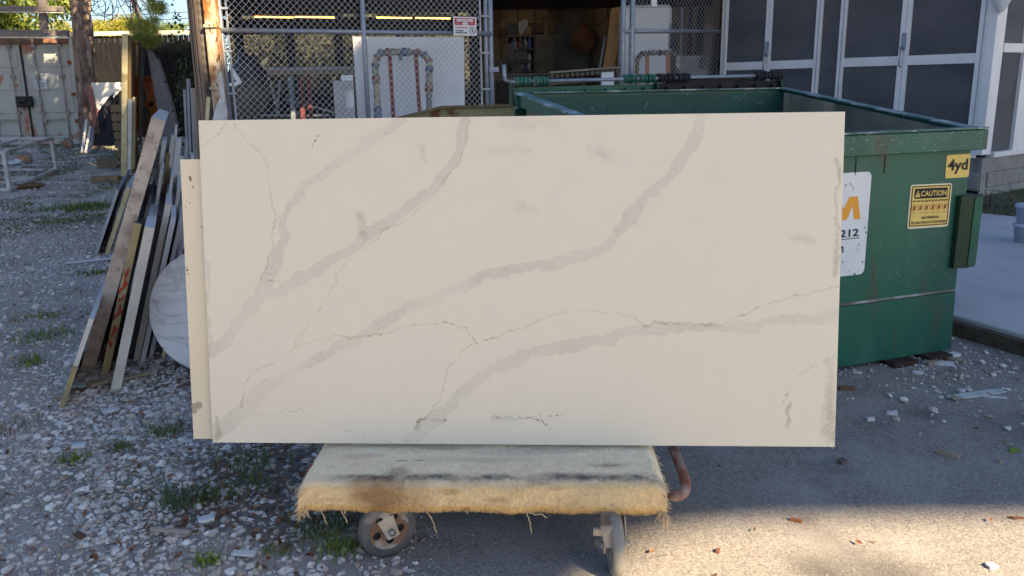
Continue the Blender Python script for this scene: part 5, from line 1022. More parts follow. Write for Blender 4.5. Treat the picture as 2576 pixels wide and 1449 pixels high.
cl = over(cl, np.clip(big*.58*edge_*np.clip(.82+.28*vnoise(110), .4, 1.1), 0, 1), (.545, .505, .43)); cl = over(cl, np.clip(big*np.clip(vnoise(4)+.5*vnoise(2)-1.15, 0, 1)*fl_*.45, 0, 1), (.24, .215, .18)); rimm = np.clip(1-abs(big-.5)*2.6, 0, 1)*np.clip(vnoise(30)+.4*vnoise(9), 0, 1); cl = over(cl, rimm*.28, (.34, .31, .27)); cl = over(cl, np.clip(thin*.52*np.clip(.7+.55*mot, .12, 1.5), 0, 1), (.34, .255, .16)); cl = over(cl, np.clip(dirt*np.clip(1+.5*mot, 0, 1.6), 0, 1), (.33, .29, .22)); cl = over(cl, np.clip(drk*np.clip(1+.4*mot, .3, 1.4), 0, 1), (.05, .05, .04))
sp = rng.random((IH, IW)) > .99996; cl[sp] *= .35
img[..., :3] = cl
im = bpy.data.images.new('slab_print', IW, IH, float_buffer=True); im.colorspace_settings.name = 'Non-Color'; im.pixels.foreach_set(img.ravel()); im.update(); im.pack()
SM = bpy.data.materials.new('quartz_calacatta'); SM.use_nodes = True; n = SM.node_tree.nodes; l = SM.node_tree.links; b = n['Principled BSDF']; b.inputs['Roughness'].default_value = .28; b.inputs['Specular IOR Level'].default_value = .35
ti = n.new('ShaderNodeTexImage'); ti.image = im; ti.interpolation = 'Cubic'; ti.extension = 'EXTEND'; l.new(ti.outputs[0], b.inputs['Base Color'])
EDG = mat('quartz_cut_edge', (.70, .66, .58), (.62, .57, .48), 8, .7)
def big_slab(bl, w, h, th_, mface, lab):
    t = thing('quartz_slab', lab, 'slab', tuple(bl)); o_ = bl
    me = bpy.data.meshes.new('polished_face'); f4 = [bl, bl+sx*w, bl+sx*w+sy*h, bl+sy*h]; me.from_pydata([p-o_ for p in f4]+[p-SN*.003-o_ for p in f4], [], [(0, 1, 2, 3), (7, 6, 5, 4), (0, 4, 5, 1), (1, 5, 6, 2), (2, 6, 7, 3), (3, 7, 4, 0)])
    uv = me.uv_layers.new(name='uv'); cs = [(0, 0), (1, 0), (1, 1), (0, 1)]
    for i, lp in enumerate(me.loops): uv.data[i].uv = cs[lp.vertex_index % 4]
    me.materials.append(mface); o = bpy.data.objects.new('polished_face', me); COL.objects.link(o); o.parent = t; o['_o'] = tuple(o_)
    g_ = .0006; MB().prism([p-SN*(.003+g_) for p in f4], -SN*(th_-.003)).build('slab_body', EDG, t, bevel=.001)
    return t
big_slab(SBL, SW, SH_, .02, SM, 'large cream quartz slab with grey veins standing on the carpeted cart')
B2 = mat('back_slab_face', (.69, .63, .49), (.66, .58, .42), 1.2, .4, c3=(.16, .12, .08), scale3=11, t3=(.69, .72), amt3=.6)
o2 = SBL-SN*.026; lx = on_plane(487, 1104, o2, SN); tx2 = on_plane(453, 401, o2, SN); bl2 = V((lx.x, lx.y, lx.z)); h2 = (tx2-lx).dot(sy)
t2 = thing('quartz_slab', 'cream slab showing only its stained left strip behind the large slab', 'slab', tuple(bl2))
f4 = [bl2, bl2+sx*(SW-.15), bl2+sx*(SW-.15)+sy*h2, tx2]; MB().prism(f4, -SN*.02).build('slab_body', B2, t2)
mb = MB()
for (x, y, r_, q) in ((478, 448, 12, .25), (470, 505, 3, 1), (478, 510, 4, 1), (466, 520, 3, 1), (471, 680, 6, .8), (474, 690, 4, .8), (468, 672, 3, 1), (485, 470, 6, .5)):
    p = on_plane(x, y, o2+SN*.0008, SN); k = r_/FD*2.8*.6; mb.prism([p+sx*k*cos(a)*rng.uniform(.3, .9)+sy*k*sin(a)*rng.uniform(.5, 1.3) for a in np.arange(0, 6.2, .9)], SN*.0004)
kind(mb.build('scuff_marks', mat('scuff_brown', (.10, .08, .06), (.35, .29, .2), 90, .8), t2), 'stuff')
# wedges that the slabs lean on (rear upright of the cart)
t = thing('platform_cart', 'rusty tube framed platform cart with worn cream carpet over its deck', 'cart', (-.09, 2.6, 0)); CT = t
DZ = .268; yF = 2.375; fl = gnd(750, 1236, DZ-.03); fr_ = gnd(1677, 1232, DZ-.03); 
dx = (V((fr_.x, fr_.y, 0))-V((fl.x, fl.y, 0))); DL = dx.length; dx.normalize(); dn = V((-dx.y, dx.x, 0)); O_ = V((fl.x, fl.y, 0)); DDp = .72
WDK = mat('deck_wood', (.22, .15, .09), (.14, .10, .06), 9, .85)
MB().prism([O_+dx*.03+dn*.02+V((0, 0, .205)), O_+dx*(DL-.03)+dn*.02+V((0, 0, .205)), O_+dx*(DL-.03)+dn*DDp+V((0, 0, .205)), O_+dx*.03+dn*DDp+V((0, 0, .205))], (0, 0, .045)).build('deck', WDK, t)
RT_ = mat('rusty_tube', (.22, .085, .06), (.30, .22, .19), 18, .75, .003, 60, contrast=(.45, .62))
def tube_px(lst, m, nm, r=.0165):
    P_ = [V(q) for q in lst]; S = []
    for i in range(len(P_)-1):
        for k in range(8): 
            f = k/8; a = P_[max(i-1, 0)]; b = P_[i]; c = P_[i+1]; d = P_[min(i+2, len(P_)-1)]
            S.append(.5*((2*b)+(c-a)*f+(2*a-5*b+4*c-d)*f*f+(3*b-a-3*c+d)*f**3))
    S.append(P_[-1]); return MB().tube(S, r, 12).build(nm, m, t)
rz = .215
tube_px([gnd(1600, 1232, .185), gnd(1660, 1240, .188), gnd(1700, 1248, .195), gnd(1722, 1236, .205), gnd(1723, 1208, .212), gnd(1706, 1160, .22), gnd(1690, 1118, .228), gnd(1676, 1070, .235), gnd(1660, 1020, .235), gnd(1600, 1000, .235)], RT_, 'side_loop')
tube_px([gnd(880, 1285, .185)+V((0, .1, 0)), gnd(790, 1230, .20), gnd(778, 1205, .205), gnd(790, 1176, .215), gnd(815, 1145, .222), gnd(842, 1115, .23), gnd(862, 1070, .235), gnd(880, 1020, .235), gnd(930, 1000, .235)], RT_, 'side_loop')
# upright back rail the slabs lean against
for s in (.1, DL-.1):
    p = O_+dx*s+dn*.46; MB().tube([p+V((0, 0, .25)), p+V((0, .10, .8)), p+dn*.12+V((0, 0, 1.0))], .016, 8).build('upright', RT_, t)
MB().tube([O_+dx*.1+dn*.58+V((0, 0, 1.0)), O_+dx*(DL-.1)+dn*.58+V((0, 0, 1.0))], .016, 8).build('back_rail', RT_, t)
# carpet: dense sheet wrapped over the front edge
NU, NV = 420, 110; prof = []
r_c = .030; ztop = DZ; zbot = .176
path = [(.70, ztop)]+[(.70-.70*k/40+0, ztop) for k in range(1, 38)]
plen = []
def prof_at(v):       # v in metres from hem, going up the front then back over the deck
    Hf = ztop-zbot-r_c
    if v < Hf: return (0.0-.004*sin(v/Hf*pi), zbot+v)
    a = (v-Hf)/r_c
    if a < pi/2: return (r_c-r_c*cos(a), ztop-r_c+r_c*sin(a))
    return (r_c+(v-Hf-r_c*pi/2), ztop)
VL = .80; co = np.zeros((NV, NU, 3)); colr = np.zeros((NV, NU, 3)); nrm_off = []
for j in range(NV):
    f = j/(NV-1); v = VL*(f**1.7)
    y_, z_ = prof_at(v)
    for i in range(NU):
        s = DL*i/(NU-1); hem = .006*noise.noise(V((s*22, 0, 4)))+.010*noise.noise(V((s*5, 2, 4)))+.016*(s/DL)-.002
        wv = noise.noise(V((s*3.5, v*9, 2)))*.006+noise.noise(V((s*14, v*30, 5)))*.0022+noise.noise(V((s*70, v*150, 8)))*.0022+rng.normal(0, .0007)
        drop = max(0, 1-v/.05)
        side = max(0, 1-s/.035)**2+max(0, 1-(DL-s)/.035)**2
        P = O_+dx*(s-.0)+dn*(y_-.012)+V((0, 0, z_-.03*side*(1 if v > .06 else .5)))
        if v < ztop-zbot: P += dn*(-wv)+V((0, 0, -hem*drop))
        else: P += V((0, 0, wv*.8+.002))
        co[j, i] = P[:]
        n1_ = noise.noise(V((s*8, v*12, 1))); n2_ = noise.noise(V((s*30, v*40, 3))); n3_ = noise.noise(V((s*90, v*90, 6)))
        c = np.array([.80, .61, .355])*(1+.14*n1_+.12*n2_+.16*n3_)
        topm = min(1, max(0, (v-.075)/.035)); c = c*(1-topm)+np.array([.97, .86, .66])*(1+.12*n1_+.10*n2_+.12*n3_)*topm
        gb = math.exp(-((v-(.108+.03*n1_))/.026)**2)*(.50+.6*n1_+.5*n2_+.4*n3_)*min(1, .15+max(0, s-.05)*5); c = c*(1-max(0, min(.85, gb)))+np.array([.10, .095, .09])*max(0, min(.85, gb))
        def st(cx, cy, rx, ry, k, cc): 
            nonlocal_c = max(0, min(1, 1.6*(1-math.hypot((s-cx)/rx, (v-cy)/ry)+.35*n1_*1.5+.15*n2_)))*k; return nonlocal_c, np.array(cc)
        for q_ in ((.27, .05, .15, .075, .75, (.26, .13, .05)), (.20, .05, .06, .02, .35, (.28, .14, .05)), (.30, .17, .05, .04, .45, (.20, .13, .09)), (.48, .065, .035, .012, .5, (.30, .17, .06)), (.97, .20, .09, .02, .55, (.12, .09, .08)), (.52, .006, .02, .01, .5, (.30, .17, .06)), (.55, .24, .3, .03, .2, (.25, .24, .24)), (.36, .235, .02, .008, .7, (.14, .10, .09)), (.7, .30, .25, .03, .25, (.30, .26, .22)), (.15, .27, .1, .03, .3, (.35, .28, .2)), (.85, .12, .2, .03, .4, (.16, .15, .14)), (.42, .33, .12, .015, .35, (.30, .22, .16)), (.62, .04, .05, .012, .4, (.40, .24, .10)), (.80, .075, .03, .01, .35, (.4, .26, .12)), (.30, .235, .03, .008, .5, (.2, .12, .09))):
            k_, cc_ = st(*q_); c = c*(1-k_)+cc_*k_
        if v < .02: c = c*(.9+.1*v/.02)*np.array([1.02, .92, .72])
        colr[j, i] = c
tri = []
idx = np.arange(NV*NU).reshape(NV, NU); a = idx[:-1, :-1].ravel(); b_ = idx[:-1, 1:].ravel(); c_ = idx[1:, 1:].ravel(); d4 = idx[1:, :-1].ravel()
tri = np.concatenate([np.stack([a, b_, c_], 1), np.stack([a, c_, d4], 1)])
CPM = mat('carpet_pile', (.6, .45, .25), (.86, .84, .80), 240, .98, .0018, 420, attr='tint', spec=.05)
cpt = fast_mesh('carpet', co.reshape(-1, 3), tri, CPM, np.clip(colr.reshape(-1, 3), .01, 1), True, parent=t)
# pile tufts, frayed ends and hanging threads
N_ = 36000; jj = (rng.random(N_)**1.3*(NV*.62)).astype(int); ii = rng.integers(1, NU-1, N_)
p = co[jj, ii]+rng.normal(0, .001, (N_, 3)); dirn = rng.normal(0, .6, (N_, 3))+np.where((jj < NV*.30)[:, None], np.array([0, -1., -.15]), np.array([0, -.2, 1.])); dirn /= np.linalg.norm(dirn, axis=1)[:, None]
sd2 = np.cross(dirn, rng.normal(0, 1, (N_, 3))); sd2 /= np.linalg.norm(sd2, axis=1)[:, None]; ln = rng.uniform(.0015, .0036, (N_, 1))
q = np.stack([p-sd2*.0012, p+sd2*.0012, p+dirn*ln], 1); kind(fast_mesh('pile', q, np.arange(N_*3).reshape(-1, 3), CPM, np.repeat(np.clip(colr[jj, ii]*rng.uniform(.8, 1.25, (N_, 1)), .01, 1), 3, 0), parent=t), 'stuff')
THR = mat('thread', (.55, .43, .27), (.42, .32, .2), 60, .95)
fr2 = MB()
def strand(P, L, r=.0014, sw=.3, bias=V((0, 0, 0))):
    pts = [P]; a = V((rng.normal(0, sw), rng.normal(0, sw), -1)).normalized()
    for k in range(5): a = (a+V((rng.normal(0, .25), rng.normal(0, .25), -.2))+bias).normalized(); pts.append(pts[-1]+a*L/5)
    fr2.tube(pts, [r*(1-.12*k) for k in range(6)], 4)
for i in range(150): s = rng.uniform(0, DL); P = V(co[0, int(s/DL*(NU-1))]); strand(P+V((0, 0, .003)), rng.uniform(.003, .009), .0012, .5)
for i in range(190):
    sgn = rng.choice([0, 1], p=[.35, .65]); j = int(rng.uniform(0, NV*.85)); P = V(co[j, 0 if sgn == 0 else NU-1]); strand(P, rng.uniform(.006, .022), .0018, .7, V(dx)*(.8 if sgn else -.8)*.6)
for i in range(34): P = V(co[int(rng.uniform(0, 12)), NU-1-int(rng.uniform(0, 9))]); strand(P, rng.uniform(.015, .045), .002, .4)
for i in range(26): P = V(co[int(rng.uniform(0, 12)), int(rng.uniform(0, 12))]); strand(P, rng.uniform(.015, .035), .002, .4)
kind(fr2.build('fray', THR, t), 'stuff')
def th_px(pts, r=.0022):
    P_ = [on_plane(x, y, O_-dn*.012, dn) for x, y in pts]; S = []
    for i in range(len(P_)-1):
        for k in range(4): f = k/4; S.append(P_[i].lerp(P_[i+1], f)+V((rng.normal(0, .0012), rng.normal(0, .002), rng.normal(0, .001))))
    S.append(P_[-1]); MB().tube(S, r, 5).build('hanging_thread', THR, t)
for L in (([(1072, 1270), (1076, 1290), (1086, 1305), (1092, 1320), (1098, 1342)]), ([(808, 1272), (812, 1295), (818, 1305), (822, 1318)]), ([(858, 1270), (862, 1290), (870, 1303), (874, 1315)]), ([(1325, 1283), (1328, 1300), (1334, 1315), (1337, 1342)]), ([(1325, 1285), (1345, 1295), (1362, 1293), (1376, 1302)]), ([(1172, 1280), (1176, 1292)]), ([(866, 1270), (868, 1292)]), ([(1098, 1275), (1102, 1281)]), ([(1668, 1290), (1674, 1308), (1680, 1318)])): th_px(L)
# casters: left swivelled three-quarter, right edge-on with brake plate
TYR = mat('caster_tyre', (.065, .067, .07), (.13, .125, .12), 9, .8, .001, 60, c3=(.25, .23, .21), scale3=6, t3=(.58, .66), amt3=.7); RIMM = mat('caster_rim', (.38, .35, .30), (.20, .12, .075), 16, .7, .001, 50, contrast=(.42, .55)); FK = mat('caster_fork', (.55, .48, .37), (.40, .31, .21), 14, .7, .001, 60, c3=(.45, .45, .44), scale3=14, t3=(.6, .65)); BLT_ = mat('bolt_steel', (.3, .3, .3), rough=.4, metal=.6)
def cart_caster(c, r, ax, stem, wd, mt=None):
    ax = V(ax).normalized(); c = V(c)
    w = MB().lathe(c-ax*wd/2, ax, [(.006, r*.66), (0, r*.74), (0, r*.9), (wd*.16, r*.985), (wd*.5, r), (wd*.84, r*.985), (wd, r*.9), (wd, r*.74), (wd-.006, r*.66)], 44).build('wheel', mt or TYR, t)
    MB().lathe(c-ax*wd*.5, ax, [(.010, r*.10), (.010, r*.24), (.014, r*.26), (.014, r*.60), (.004, r*.66), (.004, r*.70), (wd-.004, r*.70), (wd-.004, r*.66), (wd-.014, r*.60), (wd-.014, r*.26), (wd-.01, r*.24), (wd-.01, r*.1)], 36).build('rim', RIMM, w)
    b1 = ax.cross(V((0, 0, 1))).normalized(); b2 = ax.cross(b1).normalized()
    for k in range(5):
        a = 2*pi*k/5+.4; pc = c+(b1*cos(a)+b2*sin(a))*r*.44
        for sg in (-1, 1): MB().lathe(pc+ax*sg*(wd/2-.0135)-ax*.0005, ax*sg, [(0, 0), (0, r*.13), (.001, r*.13), (.001, 0)], 12).build('rim_hole', INKB, w)
    for sg in (-1, 1):
        off = ax*sg*(wd/2+.012); top_ = stem+off*1.1; up_ = (top_-(c+off)); sd3 = up_.cross(ax).normalized(); tp2 = top_
        pts = [c+off+sd3*.020-up_.normalized()*.016, c+off-sd3*.020-up_.normalized()*.016, c+off-sd3*.026+up_*.35, tp2-sd3*.036, tp2+sd3*.036, c+off+sd3*.026+up_*.35]
        MB().prism(pts, ax*sg*.005).build('fork_leg', FK, w)
        MB().lathe(c+off+ax*sg*.005, ax*sg, [(0, 0), (0, .013), (.008, .012), (.008, .006), (.012, .006), (.012, 0)], 6).build('axle_bolt', BLT_, w)
    MB().lathe(V((stem.x, stem.y, stem.z)), (0, 0, 1), [(0, 0), (0, .045), (.012, .045), (.02, .03), (.03, .03), (.03, 0)], 20).build('swivel_head', FK, w)
    sc_ = V((stem.x, stem.y, .196)); MB().box(sc_, (.11, .09, .014)).build('mounting_plate', FK, w); return w
lc_ = at(986, 1340, 2.40); cart_caster((lc_.x-.012, 2.39, .096), .096, (.50, -.86, 0), V((lc_.x-.058, 2.435, .165)), .042)
rcx = at(1547, 1390, 2.27); wR = cart_caster((rcx.x, 2.27, .093), .093, (1, .035, 0), V((rcx.x+.008, 2.43, .165)), .036, mat('caster_tyre_bounce_lit', (.30, .28, .24), (.18, .17, .155), 9, .8, .001, 60))  # paler tyre colour stands in for light bounced off the ground
bp = at(1538, 1331, 2.245); BM = mat('brake_plate', (.38, .34, .28), (.28, .2, .13), 12, .6, metal=.2)
MB().prism([bp+V((-.034, -.01, .012)), bp+V((.02, -.012, .018)), bp+V((.026, -.02, -.0)), bp+V((.02, -.03, -.045)), bp+V((-.022, -.03, -.045)), bp+V((-.030, -.02, -.0))], (0, .008, .002)).build('brake_pedal', BM, wR)
MB().beam(bp+V((-.055, -.01, -.002)), bp+V((-.02, -.01, -.004)), .012, .02).build('brake_tab', BM, wR); MB().beam(bp+V((0, .004, -.004)), bp+V((0, .10, .012)), .045, .010).build('brake_arm', BM, wR)

# ================================================================== GRAVEL, LITTER, WEEDS
STM = mat('gravel_stone', (.5, .5, .5), (.78, .76, .74), 60, .85, .0015, 200, attr='tint', spec=.2)
def dens(x, y):
    px = 1288+2094*x/y
    n = .5+.5*noise.noise(V((x*1.3, y*1.3, 2)))+.25*noise.noise(V((x*4, y*4, 5)))
    core = 1-min(1, abs(x+1.05+.12*(y-2.3))/1.15)     # dense ridge through the middle
    d = .35+.95*core+.35*(n-.5)
    if x < -.45*y-.35 and y < 3.1: d *= .55
    if x < -2.6 and y < 6.5: d *= .6
    return max(.08, min(1, d))
def mouldf(x, y): return math.exp(-((x+.62+.42*(y-2.3))/.42)**2)*(1.0+1.2*noise.noise(V((x*2.2, y*2.2, 8)))+.5*noise.noise(V((x*7, y*7, 3))))
def inframe(x, y): return -.76 < x/y < .74
def scatter_area(x0, x1, y0, y1, n, fn):
    P = rng.uniform((x0, y0), (x1, y1), (n, 2)); return np.array([q for q in P if fn(q[0], q[1])])
def stonecol(n):
    base = rng.choice(5, n, p=[.46, .22, .16, .10, .06]); pal = np.array([[.62, .585, .55], [.76, .73, .69], [.52, .465, .41], [.54, .44, .35], [.34, .285, .25]]); return pal[base]*rng.uniform(.75, 1.15, (n, 1))
gl = lambda x, y: inframe(x, y) and x < asphalt_edge(y)+.05 and rng.random() < dens(x, y)*(1-.55*min(1, max(0, mouldf(x, y))))
P = scatter_area(-3.0, -.25, 2.05, 4.3, 15500, gl); n = len(P); sz = np.clip(rng.lognormal(-4.55, .32, n), .006, .024)
pos = np.array([(x, y, gz(x, y)+s*.28) for (x, y), s in zip(P, sz)]); scatter('gravel', pos, sz, stonecol(n), STM, sub=2, flat=.62)
P = scatter_area(-6.0, -1.0, 4.3, 9, 26000, lambda x, y: inframe(x, y) and rng.random() < dens(x, y)*(1.2-.11*(y-4))); n = len(P); sz = np.clip(rng.lognormal(-4.4, .35, n), .007, .03)
pos = np.array([(x, y, gz(x, y)+s*.3) for (x, y), s in zip(P, sz)]); scatter('gravel', pos, sz, stonecol(n), STM, sub=1, flat=.65)
for x0_, y0_, y1_, n_, a_, b_ in ((-3.6, 2.05, 4.4, 48000, .002, .0085), (-6.2, 4.4, 9.2, 60000, .004, .012)):
    P = scatter_area(x0_, -.2, y0_, y1_, n_, lambda x, y: inframe(x, y) and x < asphalt_edge(y)+.12 and (y > 5 or rng.random() > 1.1*mouldf(x, y))); n = len(P); sz = a_+(b_-a_)*rng.random(n)**1.8
    pos = np.array([(x, y, gz(x, y)+s*.3) for (x, y), s in zip(P, sz)]); scatter('fine_gravel', pos, sz, stonecol(n)*.88, STM, sub=0, flat=.75, jit=.3)
P = scatter_area(-12, -1.5, 9, 19, 9000, lambda x, y: inframe(x, y) and rng.random() < .6-.03*(y-9)); n = len(P); sz = rng.uniform(.012, .035, n)
pos = np.array([(x, y, gz(x, y)+s*.2) for (x, y), s in zip(P, sz)]); scatter('gravel', pos, sz, stonecol(n)*.9, STM, sub=1, flat=.5)
# asphalt grit: loose grains, thicker near the dumpster
def gritok(x, y): return inframe(x, y) and x > asphalt_edge(y) and not ((V((x, y, 0))-e0).dot(PERP) > -.02)
P = scatter_area(-.4, 3.4, 2.1, 5.6, 30000, gritok); n = len(P); sz = rng.uniform(.0012, .0034, n); gc = np.where(rng.random((n, 1)) > .75, np.array([[.52, .50, .47]]), np.array([[.28, .26, .24]]))*rng.uniform(.7, 1.2, (n, 1))
pos = np.array([(x, y, .004+s*.3) for (x, y), s in zip(P, sz)]); scatter('asphalt_grit', pos, sz, gc, STM, sub=0, flat=.7)
gp = gnd(2380, 925); P = scatter_area(1.2, 3.3, 3.1, 4.7, 3000, lambda x, y: gritok(x, y) and rng.random() < math.exp(-((x-gp.x)**2+(y-gp.y)**2)/.22)+.04); n = len(P); sz = np.clip(rng.lognormal(-5.0, .5, n), .003, .022)
pos = np.array([(x, y, .004+s*.35) for (x, y), s in zip(P, sz)]); scatter('rubble', pos, sz, stonecol(n)*np.array([1, 1, 1.02]), STM, sub=1, flat=.5, jit=.35)
MLD = mat('leaf_mould', (.15, .115, .09), (.24, .20, .17), 26, .95, .008, 90)
def mould(x, y): return mouldf(x, y)*(1 if y > 2.6 else max(0, (y-2.3)/.3))
xs_ = np.arange(-2.7, -.2, .022); ys_ = np.arange(2.1, 5.0, .022); gi = {}; vv = []; ff = []
def gidx(i, j):
    if (i, j) not in gi: gi[(i, j)] = len(vv); x, y = xs_[i], ys_[j]; vv.append((x+.012*noise.noise(V((x*40, y*40, 0))), y+.012*noise.noise(V((x*40, y*40, 9))), .0045+.003*noise.noise(V((x*30, y*30, 4)))))
    return gi[(i, j)]
for i in range(len(xs_)-1):
    for j in range(len(ys_)-1):
        x, y = xs_[i], ys_[j]
        if mould(x, y)+.35*noise.noise(V((x*25, y*25, 2))) > .62 and x < asphalt_edge(y)-.03: ff.append([gidx(i, j), gidx(i+1, j), gidx(i+1, j+1), gidx(i, j+1)])
kind(MB().add(vv, ff, True).build('leaf_mould', MLD), 'stuff')
# brown leaf litter
LL = mat('dead_leaf', (.2, .09, .04), rough=.8, attr='tint')
def litter(nm, n, x0, x1, y0, y1, fn, s0, s1):
    P = scatter_area(x0, x1, y0, y1, n, fn); n = len(P); cen = np.array([(x, y, gz(x, y)+rng.uniform(.006, .022)) for x, y in P]); s = rng.uniform(s0, s1, (n, 1)); a = rng.uniform(0, 2*pi, n)
    d = np.stack([np.cos(a), np.sin(a), rng.normal(0, .2, n)], 1); e = np.stack([-np.sin(a), np.cos(a), rng.normal(0, .25, n)], 1); as_ = rng.uniform(.25, .5, (n, 1)); up = np.array([0, 0, 1.])*s*.12
    co = np.stack([cen-d*s, cen-d*s*.3+e*s*as_+up, cen+d*s*.5+e*s*as_*.8+up, cen+d*s, cen+d*s*.3-e*s*as_+up, cen-d*s*.4-e*s*as_*.9+up, cen-up*.4], 1)
    t_ = np.array([[6, 0, 1], [6, 1, 2], [6, 2, 3], [6, 3, 4], [6, 4, 5], [6, 5, 0]])[None]+(np.arange(n)*7)[:, None, None]
    c = np.array([[.23, .085, .04], [.17, .08, .045], [.30, .15, .07]])[rng.integers(0, 3, n)]*rng.uniform(.5, 1.15, (n, 1)); kind(fast_mesh(nm, co, t_, LL, np.repeat(c, 7, 0)), 'stuff')
litter('leaf_litter', 6500, -2.4, -.3, 2.2, 4.6, lambda x, y: inframe(x, y) and rng.random() < min(1, .09+.8*mould(x, y)), .006, .020)
litter('leaf_litter', 1200, -6, -1.2, 4.2, 9, lambda x, y: inframe(x, y) and rng.random() < .35, .01, .03)
litter('leaf_litter', 60, .3, 3, 2.2, 5, gritok, .006, .016)
# wood chips
def chip(px, py, L, wd, th_, a, m, nm, lab, cat, z=.0, poly=None):
    p = gnd(px, py, .01); p.z = gz(p.x, p.y)+(.005 if p.x > -.3 else .018)+th_/2+z
    ax_ = (V((cos(a), sin(a), rng.normal(0, .04))), V((-sin(a), cos(a), 0)), V((0, 0, 1)))
    mbc = MB(); n = 7; top = []
    for k in range(n): u = -.5+k/(n-1); top.append((u*L, wd/2*(1-.35*abs(u)**3)*rng.uniform(.75, 1.05)))
    for k in range(n)[::-1]: u = -.5+k/(n-1); top.append((u*L+rng.uniform(-.003, .003), -wd/2*(1-.35*abs(u)**3)*rng.uniform(.75, 1.05)))
    mbc.prism([p+ax_[0]*u+ax_[1]*v-V((0, 0, th_/2)) for u, v in top], (0, 0, th_)); return solo(mbc, nm, m, lab, cat)
WCH = mat('chip_white', (.62, .64, .66), (.5, .52, .53), 20, .6); TCH = mat('chip_tan', (.36, .30, .21), (.26, .21, .15), 20, .8); BCH = mat('chip_brown', (.16, .09, .05), (.10, .06, .04), 15, .9)
chip(2458, 991, .33, .05, .008, .33, mat('strip_teal_white', (.50, .58, .60), (.38, .42, .40), 14, .6, c3=(.28, .25, .18), scale3=12, t3=(.6, .66)), 'flat_strip', 'long pale flat strip lying on the asphalt right of the dumpster', 'strip')
chip(2384, 1143, .085, .022, .016, -.75, TCH, 'wood_splinter', 'short pale wood splinter on the shaded asphalt', 'splinter')
chip(2552, 1133, .034, .022, .014, -.2, mat('lime_green', (.16, .26, .04), rough=.6), 'green_cap', 'small lime green cap on the asphalt at the right edge', 'cap')
chip(2502, 997, .10, .02, .004, -.3, WCH, 'tile_sliver', 'thin white sliver lying just below the long flat strip', 'sliver')
chip(2130, 978, .075, .022, .016, .05, BCH, 'wood_offcut', 'brown wood offcut beside the right edge of the slab', 'offcut')
chip(2118, 1161, .035, .026, .014, .6, mat('dark_pebble', (.12, .10, .09)), 'dark_pebble', 'dark pebble on the asphalt below the slab corner', 'pebble')
chip(2003, 1308, .035, .014, .008, -.5, mat('dead_leaf_orange', (.17, .07, .035)), 'fallen_leaf', 'reddish brown fallen leaf just inside the sunlit asphalt', 'leaf')
chip(1806, 1385, .018, .012, .008, 1.2, mat('dead_leaf_orange', (.17, .07, .035)), 'seed_pod', 'small orange seed pod on sunlit asphalt near the right caster', 'seed pod')
chip(2555, 1300, .05, .010, .004, -.3, mat('dead_leaf_orange', (.17, .07, .035)), 'fallen_twig', 'thin orange twig on the sunlit asphalt edge', 'twig')
chip(2495, 1422, .03, .026, .008, .3, WCH, 'white_chip', 'round white chip on the sunlit asphalt', 'chip')
chip(2515, 1160, .02, .018, .010, .3, TCH, 'tan_pebble', 'tan pebble beside the wood splinter', 'pebble')
for px, py, L, wd, a, lab in ((2375, 915, .09, .05, -.4, 'large white tile fragment by the dumpster corner'), (2400, 905, .11, .035, -.9, 'long tan fragment by the dumpster corner'), (2345, 912, .08, .045, .3, 'greenish fragment under the dumpster corner'), (2395, 893, .08, .05, .2, 'pale fragment behind the other fragments by the kerb'), (2310, 938, .05, .025, -.4, 'small pale fragment in front of the timber blocks'), (2420, 985, .04, .02, .8, 'tiny pale fragment left of the flat strip'), (2245, 1040, .04, .022, -.3, 'white shard on the asphalt right of the slab'), (2190, 1055, .035, .02, .2, 'small white shard nearest the slab edge')):
    chip(px, py, L, wd, .014, a, WCH if 'white' in lab or 'pale' in lab else TCH, 'tile_fragment', lab, 'fragment')
for px, py, L, wd, th_, a, m, nm, lab, cat in ((615, 1400, .075, .028, .008, -.05, WCH, 'tile_piece', 'bright white tile piece lying in the gravel below the cart', 'tile piece'), (430, 1343, .13, .016, .010, .02, mat('chip_greyish', (.36, .31, .27)), 'flat_stick', 'flat grey brown stick lying in the front gravel', 'stick'), (520, 1313, .05, .035, .01, .5, WCH, 'paper_scrap', 'white paper scrap in the gravel left of the caster', 'scrap'), (275, 1040, .05, .04, .012, .9, WCH, 'paper_scrap', 'crumpled white scrap at the foot of the tall white slab', 'scrap'), (200, 1128, .05, .04, .012, .2, WCH, 'paper_scrap', 'bluish white scrap in the gravel at the left', 'scrap'), (280, 1108 , .04, .012, .006, .4, WCH, 'paper_scrap', 'tiny white sliver in the gravel right of the bluish scrap', 'scrap'),
    (202, 1355, .02, .05, .01, 1, BCH, 'bark_chip', 'dark bark chip near the bottom left', 'bark chip'), (195, 975, .10, .06, .01, .2, mat('wrapper_green', (.20, .34, .27), (.42, .46, .46), 9, .5), 'drink_wrapper', 'crumpled green and white wrapper at the foot of the leaning slabs', 'wrapper'), (330, 955, .22, .022, .012, .9, TCH, 'flat_stick', 'pale wooden stick lying at the foot of the stack', 'stick'), (262, 965, .16, .06, .016, 1.0, TCH, 'wood_wedge', 'tan wood wedge between ochre and white slab feet', 'wedge'), (228, 660, .38, .03, .012, .5, WCH, 'flat_strip', 'white strip on the gravel before the far left slabs', 'strip'), (150, 1003, .06, .02, .01, .3, TCH, 'bark_chip', 'tan chip under the leftmost leaning slab', 'chip'),
    (1085, 690, .01, .01, .01, 0, TCH, 'bark_chip', '', '')):
    if lab: chip(px, py, L, wd, th_, a, m, nm, lab, cat)
bt = gnd(72, 482, .1); 
